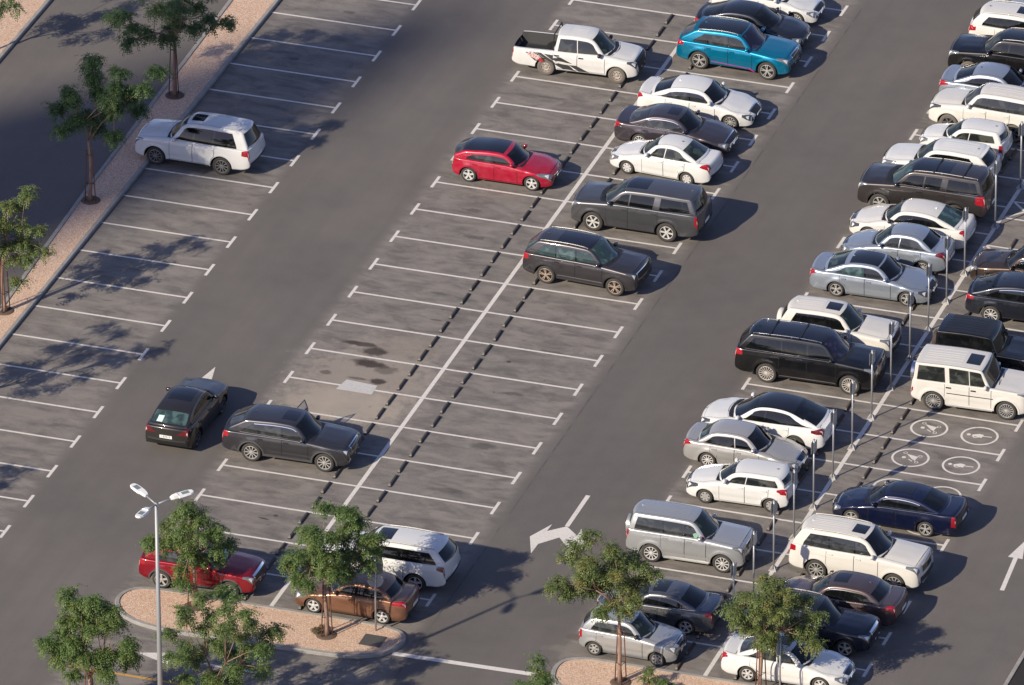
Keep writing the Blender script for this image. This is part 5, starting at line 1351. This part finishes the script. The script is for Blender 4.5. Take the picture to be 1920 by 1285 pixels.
RT = np.array([.947, .321, 0.0]); BK = np.array([-.321, .947, 0.0])
def tree(name, label, base, clumps, rad, seed, fork=None, leafm=None, stakes=True, lean=0.0, trunk_r=.075, z0=.10, depth=.75, per=4, stake_h=2.3, ns=9, ext_f=.35):
    rg = np.random.default_rng(seed)
    root = empty(name, (base[0], base[1], z0)); tag(root, label, 'tree', 'young staked trees round the car park')
    cl = [(u, h - z0) for u, h in clumps]
    if fork is None: fork = max(1.2, min(h for _, h in cl) - .15)
    pts = [RT * u + BK * rg.uniform(-depth, depth) + np.array([0, 0, h]) for u, h in cl]
    # clumps towards and away from the viewer so that the crown has depth from any side
    ext = []
    for k in range(int(len(cl) * ext_f)):
        u, h = cl[rg.integers(len(cl))]; s_ = 1 if k % 2 else -1
        ext.append(RT * u * rg.uniform(.2, .8) + BK * s_ * rg.uniform(.6, 1.35) * max(.5, np.std([c[0] for c in cl])) * 1.1 + np.array([0, 0, h + rg.uniform(-.25, .05)]))
    allp = pts + ext
    tb = MB()
    top = np.array([lean, 0, fork]); zz = np.linspace(0, 1, 7)
    tp = np.stack([lean * zz + .03 * np.sin(zz * 5 + seed), .03 * np.cos(zz * 4 + seed) - .03 * math.cos(seed), fork * zz], 1)
    tb.tube(tp, np.interp(zz, [0, .1, 1], [trunk_r * 1.35, trunk_r, trunk_r * .72]), 10)
    tb.build('trunk', BARK, root, True)
    top = tp[-1]
    # limbs: main limbs towards groups of clumps, then twigs
    order = sorted(range(len(allp)), key=lambda i: math.atan2(*(allp[i] - top)[[1, 0]]))
    nm = max(3, len(allp) // 6); groups = [order[i::1][0:0] for i in range(0)]
    for gi in range(nm):
        ids = order[gi * len(order) // nm:(gi + 1) * len(order) // nm]
        if not ids: continue
        ctr = np.mean([allp[i] for i in ids], 0); mid = top + (ctr - top) * .62 + np.array([0, 0, -.12])
        lm = MB(); m0 = top + (mid - top) * .5 + np.array([0, 0, .10])
        lm.tube([top - [0, 0, .12], m0, mid], [trunk_r * .55, trunk_r * .42, trunk_r * .30], 6)
        for i in ids:
            q = allp[i]; lm.tube([mid, mid + (q - mid) * .55 + [0, 0, .06], q], [trunk_r * .28, trunk_r * .18, .008], 5)
        lm.build('limb', BARK, root, True)
    V, F = foliage(allp, [rad * 1.05] * len(allp), rg, per=per, nleaf=ns)
    cr = link('crown', mesh('crown', V, F, leafm or LEAF, None, False), root); cr['kind'] = 'stuff'
    if stakes:
        for a_ in (20, 140, 260):
            d = np.array([math.cos(R(a_ + seed * 17)), math.sin(R(a_ + seed * 17)), 0])
            sm = MB(); sm.tube([d * .24, d * .13 + np.array([0, 0, stake_h])], .022, 6); sm.build('stake', STAKE, root, True)
        for z in (.8, stake_h - .25):
            tm_ = MB(); ang_ = [R(a_ + seed * 17) for a_ in (20, 140, 260, 380)]; rr = .24 - .11 * z / stake_h
            tm_.tube([(rr * math.cos(a_), rr * math.sin(a_), z) for a_ in ang_], .012, 5); tm_.build('tie', TIE, root, True)
        pit = MB(); pit.lathe([(.40, .0), (.35, .04), (.20, .015), (.001, .02)], 20, 'z'); po = pit.build('tree_pit', SOIL, None, True, (base[0], base[1], z0 - .004)); tag(po, kind='structure')
    return root

T1 = [(-1.97, 3.96), (-1.54, 3.4), (-2.41, 3.4), (-0.67, 3.95), (-1.11, 3.23), (-0.25, 2.69), (0.21, 3.39), (0.93, 3.46), (1.52, 3.38), (2.08, 3.62), (0.88, 4.11), (0.14, 4.26), (0.52, 4.91), (1.32, 4.67), (-0.5, 4.84), (-1.37, 4.51)]
T2 = [(0.26, 6.11), (0.2, 5.32), (1.21, 5.87), (1.05, 5.25), (-0.65, 5.26), (-0.66, 4.61), (-1.25, 4.3), (-0.47, 3.97), (2.27, 5.38), (2.76, 5.48), (1.74, 4.6), (1.03, 4.44), (1.47, 5.01), (1.96, 3.81), (0.72, 3.65), (0.22, 3.15), (1.0, 3.1), (0.02, 3.89), (0.47, 4.77)]
T3 = [(0.97, 5.31), (1.07, 4.94), (0.29, 4.75), (0.66, 4.59), (0.24, 4.42), (0.85, 3.9), (0.12, 4.0), (1.43, 3.76), (1.73, 3.03), (1.31, 2.91), (0.16, 3.11), (0.9, 3.24), (0.46, 2.52), (0.56, 1.67), (-0.01, 3.55), (-0.39, 4.21), (-0.47, 3.46), (-0.72, 3.77), (-0.28, 2.75), (-1.1, 3.3), (-1.3, 4.0), (-.8, 4.6)]
T5 = [(-0.16, 4.49), (-0.5, 4.09), (-0.03, 4.06), (0.41, 4.01), (-0.33, 3.63), (0.22, 3.49), (0.9, 3.6), (0.77, 3.26), (-0.89, 3.36), (-0.84, 2.95), (-1.1, 2.86), (-1.59, 2.96), (-1.5, 2.55), (-0.19, 2.88), (-0.11, 2.5), (1.29, 2.6), (0.88, 2.49), (0.26, 2.13), (-0.12, 2.07), (-0.47, 1.66), (0.87, 1.86), (-0.43, 1.3)]
T6 = [(-0.04, 5.09), (0.65, 5.08), (1.04, 4.99), (-0.44, 4.66), (0.23, 4.57), (0.92, 4.38), (-0.76, 4.25), (-0.17, 3.93), (0.56, 3.93), (1.24, 4.47), (-1.08, 3.58), (-0.49, 3.39), (0.06, 3.21), (0.79, 3.61), (1.35, 3.84), (1.67, 4.2), (1.74, 3.7), (-0.97, 2.83), (-0.5, 2.81), (-1.28, 3.13), (0.62, 2.82), (0.86, 2.55), (1.22, 3.11), (1.5, 3.02), (1.82, 3.92)]
T7 = [(-0.78, 5.35), (0.26, 5.44), (-0.61, 4.95), (0.52, 5.05), (0.91, 5.05), (-0.18, 5.24), (-0.7, 4.5), (-0.02, 4.54), (0.51, 4.45), (0.9, 4.69), (-1.49, 3.81), (-0.98, 3.85), (-0.42, 3.92), (0.39, 3.8), (1.0, 3.96), (1.43, 3.84), (-1.38, 3.32), (-0.65, 3.27), (-0.04, 3.36), (0.66, 3.31), (1.41, 3.35), (-1.01, 2.87), (-0.44, 2.82), (0.51, 2.7), (1.15, 2.77), (1.63, 2.56), (-0.98, 2.47), (0.46, 2.17)]
T8 = [(-1.25, 5.26), (-0.53, 5.48), (0.3, 5.47), (1.1, 5.47), (1.2, 4.8), (-0.15, 4.81), (-1.13, 4.59), (0.42, 4.51), (0.88, 4.2), (-0.42, 4.2), (-1.72, 3.92), (-1.01, 3.76), (0.08, 3.75), (1.66, 4.13), (2.17, 4.28), (1.18, 3.53), (-1.67, 3.32), (-0.76, 3.25), (0.54, 3.24), (1.7, 3.3), (-0.25, 2.73), (-1.1, 2.73), (0.86, 2.72), (1.69, 2.72), (-0.14, 2.28), (0.52, 2.28)]
T9 = [(-1.12, 6.1), (-1.68, 5.79), (-1.22, 5.51), (-0.28, 5.98), (-0.43, 5.4), (-1.86, 5.09), (-1.25, 4.97), (-0.61, 4.93), (0.04, 5.08), (0.41, 5.28), (0.78, 5.08), (1.15, 4.8), (0.14, 4.49), (0.64, 4.42), (-2.37, 4.44), (-2.0, 4.12), (-1.35, 4.43), (-0.24, 4.38), (0.31, 3.95), (-1.12, 3.8), (-0.7, 3.47), (-0.33, 3.31), (-1.92, 3.92), (-0.8, 4.07)]
T10 = [(-0.03, 4.45), (0.26, 4.56), (-0.54, 4.13), (0.89, 4.51), (0.05, 4.02), (0.63, 4.11), (1.08, 4.17), (-1.16, 3.78), (-0.79, 3.84), (-0.9, 3.35), (-0.34, 3.55), (0.25, 3.5), (0.8, 3.54), (1.19, 3.54), (1.63, 3.83), (1.97, 3.63), (-0.67, 2.83), (-0.31, 3.01), (0.21, 2.96), (0.72, 2.92), (1.35, 2.75), (1.72, 2.91), (1.78, 2.48), (2.03, 2.32), (1.15, 2.44), (0.35, 2.33), (0.14, 2.09), (0.51, 2.04)]
T11 = [(-0.08, 4.84), (-0.37, 4.55), (0.3, 4.55), (0.01, 4.22), (-0.47, 4.11), (0.49, 4.17), (-0.18, 3.78), (0.39, 3.66), (-0.76, 3.56), (0.78, 3.44), (0.01, 3.11), (-0.47, 2.89), (0.58, 2.88)]
T4 = [(1.05, 2.62), (1.33, 2.18), (1.83, 2.94), (0.51, 2.82), (-0.13, 3.31), (0.76, 3.79), (1.53, 4.03), (-0.32, 4.28), (-1.0, 3.31), (0.35, 4.77), (1.23, 5.01), (-0.51, 5.26)]
tree('young_tree', 'tree with wide dark crown on the gravel strip, cut by the top edge', (-18.02, -13.64), T1, .42, 3, leafm=LEAF_D, fork=2.5, per=8, ext_f=.25)
tree('young_tree', 'tree with separate leaf clumps on the gravel strip behind the white suv', (-17.97, -23.5), T2, .34, 5, leafm=LEAF_D, fork=2.75, per=10, ext_f=.2)
tree('young_tree', 'thin tree with bare upper branches on the gravel strip, cut by the left edge', (-17.85, -33.45), T3, .28, 8, leafm=LEAF_Y, fork=2.4, per=4)
tree('young_tree', 'small tree on the island in front of the deep red suv', (-2.66, -53.35), T5, .27, 11, fork=1.9, per=6, ext_f=.12, depth=.5)
tree('young_tree', 'dense green tree on the island in front of the copper brown saloon', (2.73, -53.86), T6, .36, 13, fork=2.55, per=7, trunk_r=.085)
tree('young_tree', 'tree with several pale trunks at the lower left corner', (-3.22, -62.82), T7[:-2], .32, 17, fork=2.0, per=7)
tree('young_tree', 'broad open tree behind the lamp post at the bottom edge', (1.41, -61.91), T8, .31, 19, fork=1.9, per=5, leafm=LEAF)
tree('young_tree', 'leaning tree with yellow green patches on the second island', (14.17, -53.83), T9, .33, 23, fork=3.05, leafm=LEAF_Y, lean=-.12, per=6)
tree('young_tree', 'tree in front of the white saloon on the second island', (19.25, -52.95), T10, .29, 29, fork=1.95, per=5, leafm=LEAF_Y)
tree('young_tree', 'tree top just showing at the bottom edge beside the second island', (13.72, -61.99), T11, .32, 31, fork=2.4)
tree('young_tree', 'leafy tree cut by the top left corner', (-27.1, -13.1), T4, .42, 37, leafm=LEAF_D, fork=1.9, stakes=False)
tree('young_tree', 'tree outside the left edge whose shadow falls on the bays', (-18.0, -43.2), [(u * 1.05, h * .98) for u, h in T2], .40, 41, leafm=LEAF_D, fork=2.6)
tree('young_tree', 'tree outside the lower left edge whose shadow tip shows', (-18.0, -53.4), [(u, h * .95) for u, h in T1] + T3[:8], .40, 43, leafm=LEAF_D, fork=2.4)

def shrub(label, base, clumps, seed, z0=.09, leafm=None):
    rg = np.random.default_rng(seed); root = empty('shrub', (base[0], base[1], z0)); tag(root, label, 'shrub')
    pts = [RT * u + BK * rg.uniform(-.15, .15) + np.array([0, 0, h]) for u, h in clumps]
    st = MB()
    for q in pts: st.tube([(0, 0, 0), q * .5 + [0, 0, .05], q], [.018, .012, .006], 5)
    st.build('stem', BARK, root, True)
    V, F = foliage(pts, [.14] * len(pts), rg, per=3, nleaf=7, length=.26, leaf=.08)
    cr = link('foliage', mesh('foliage', V, F, leafm or LEAF, None, False), root); cr['kind'] = 'stuff'
shrub('small leafy shrub on the second island near the tree trunk', (15.2, -53.75), [(0, .5), (-.15, .3), (.18, .35), (.05, .75)], 51, leafm=LEAF_Y)
shrub('smaller shrub at the bottom edge of the second island', (15.85, -53.9), [(0, .45), (-.15, .3), (.18, .25)], 53)
shrub('dry tuft at the foot of the dense island tree', (2.42, -53.75), [(0, .12), (-.15, .10), (.1, .2)], 57, leafm=leaf_mat('leaf_dry', (.10, .075, .045), (.14, .10, .06), (.10, .09, .045)))

# ================================================================ added unseen ring that screens the bright horizon sky from glass reflections
hv = []; hn = 96
for i in range(hn):
    a = 2 * math.pi * i / hn
    for r_, h_ in ((1250, -1), (1330, 60 + 22 * math.sin(5 * a) + 14 * math.sin(13 * a + 1)), (1490, -1)): hv.append((r_ * math.cos(a), r_ * math.sin(a), h_))
hf = [[i * 3 + j, ((i + 1) % hn) * 3 + j, ((i + 1) % hn) * 3 + j + 1, i * 3 + j + 1] for i in range(hn) for j in range(2)]
tag(link('glow_screen_ring', mesh('glow_screen_ring', hv, hf, concrete('glow_screen_tan', (.30, .27, .24)))), kind='structure')

# ================================================================ the tower that throws the broad soft shadow
s_az = np.array([.4909, .8712]); t_az = np.array([.8712, -.4909])
def twr(a, b): return t_az * a + s_az * b
D0 = -400.0; tw = empty('tower_block', (*twr(-8, D0), 0), 0); tag(tw, 'tall tapering tower far beyond the car park that throws the soft shadow', 'tower')
def ring4(a0, a1, dep): return [twr(a0, 0) + s_az * -dep - twr(-8, 0), twr(a1, 0) + s_az * -dep - twr(-8, 0), twr(a1, 0) + s_az * dep - twr(-8, 0), twr(a0, 0) + s_az * dep - twr(-8, 0)]
tanE = math.tan(SUN_EL)
lev = [(-13.6, -2.2, 0), (-13.6, -2.2, (400 - 33) * tanE), (-12.0, -2.6, (400 - 25) * tanE), (-10.6, -3.6, (400 - 18.5) * tanE), (-9.4, -4.8, (400 - 13) * tanE), (-8.4, -6.0, (400 - 8) * tanE)]
V = []
for a0, a1, h in lev: V += [(*q, h) for q in ring4(a0, a1, 5.0 * (a1 - a0) / 11.6)]
F = []
for i in range(len(lev) - 1):
    for j in range(4): F.append([i * 4 + j, i * 4 + (j + 1) % 4, (i + 1) * 4 + (j + 1) % 4, (i + 1) * 4 + j])
F.append([20, 21, 22, 23])
link('tower_shaft', mesh('tower_shaft', V, F, concrete('tower_concrete', (.40, .38, .35)), None, False), tw)
fl = MB()
for k in range(1, 55):
    z = 4.0 * k; q = [(x_ * 1.02, y_ * 1.02) for x_, y_ in ring4(-13.6, -2.2, 5.0)]
    fl.poly(q, z, z + .5)
fl.build('floor_band', M('tower_glass', (.03, .035, .04), .2), tw)
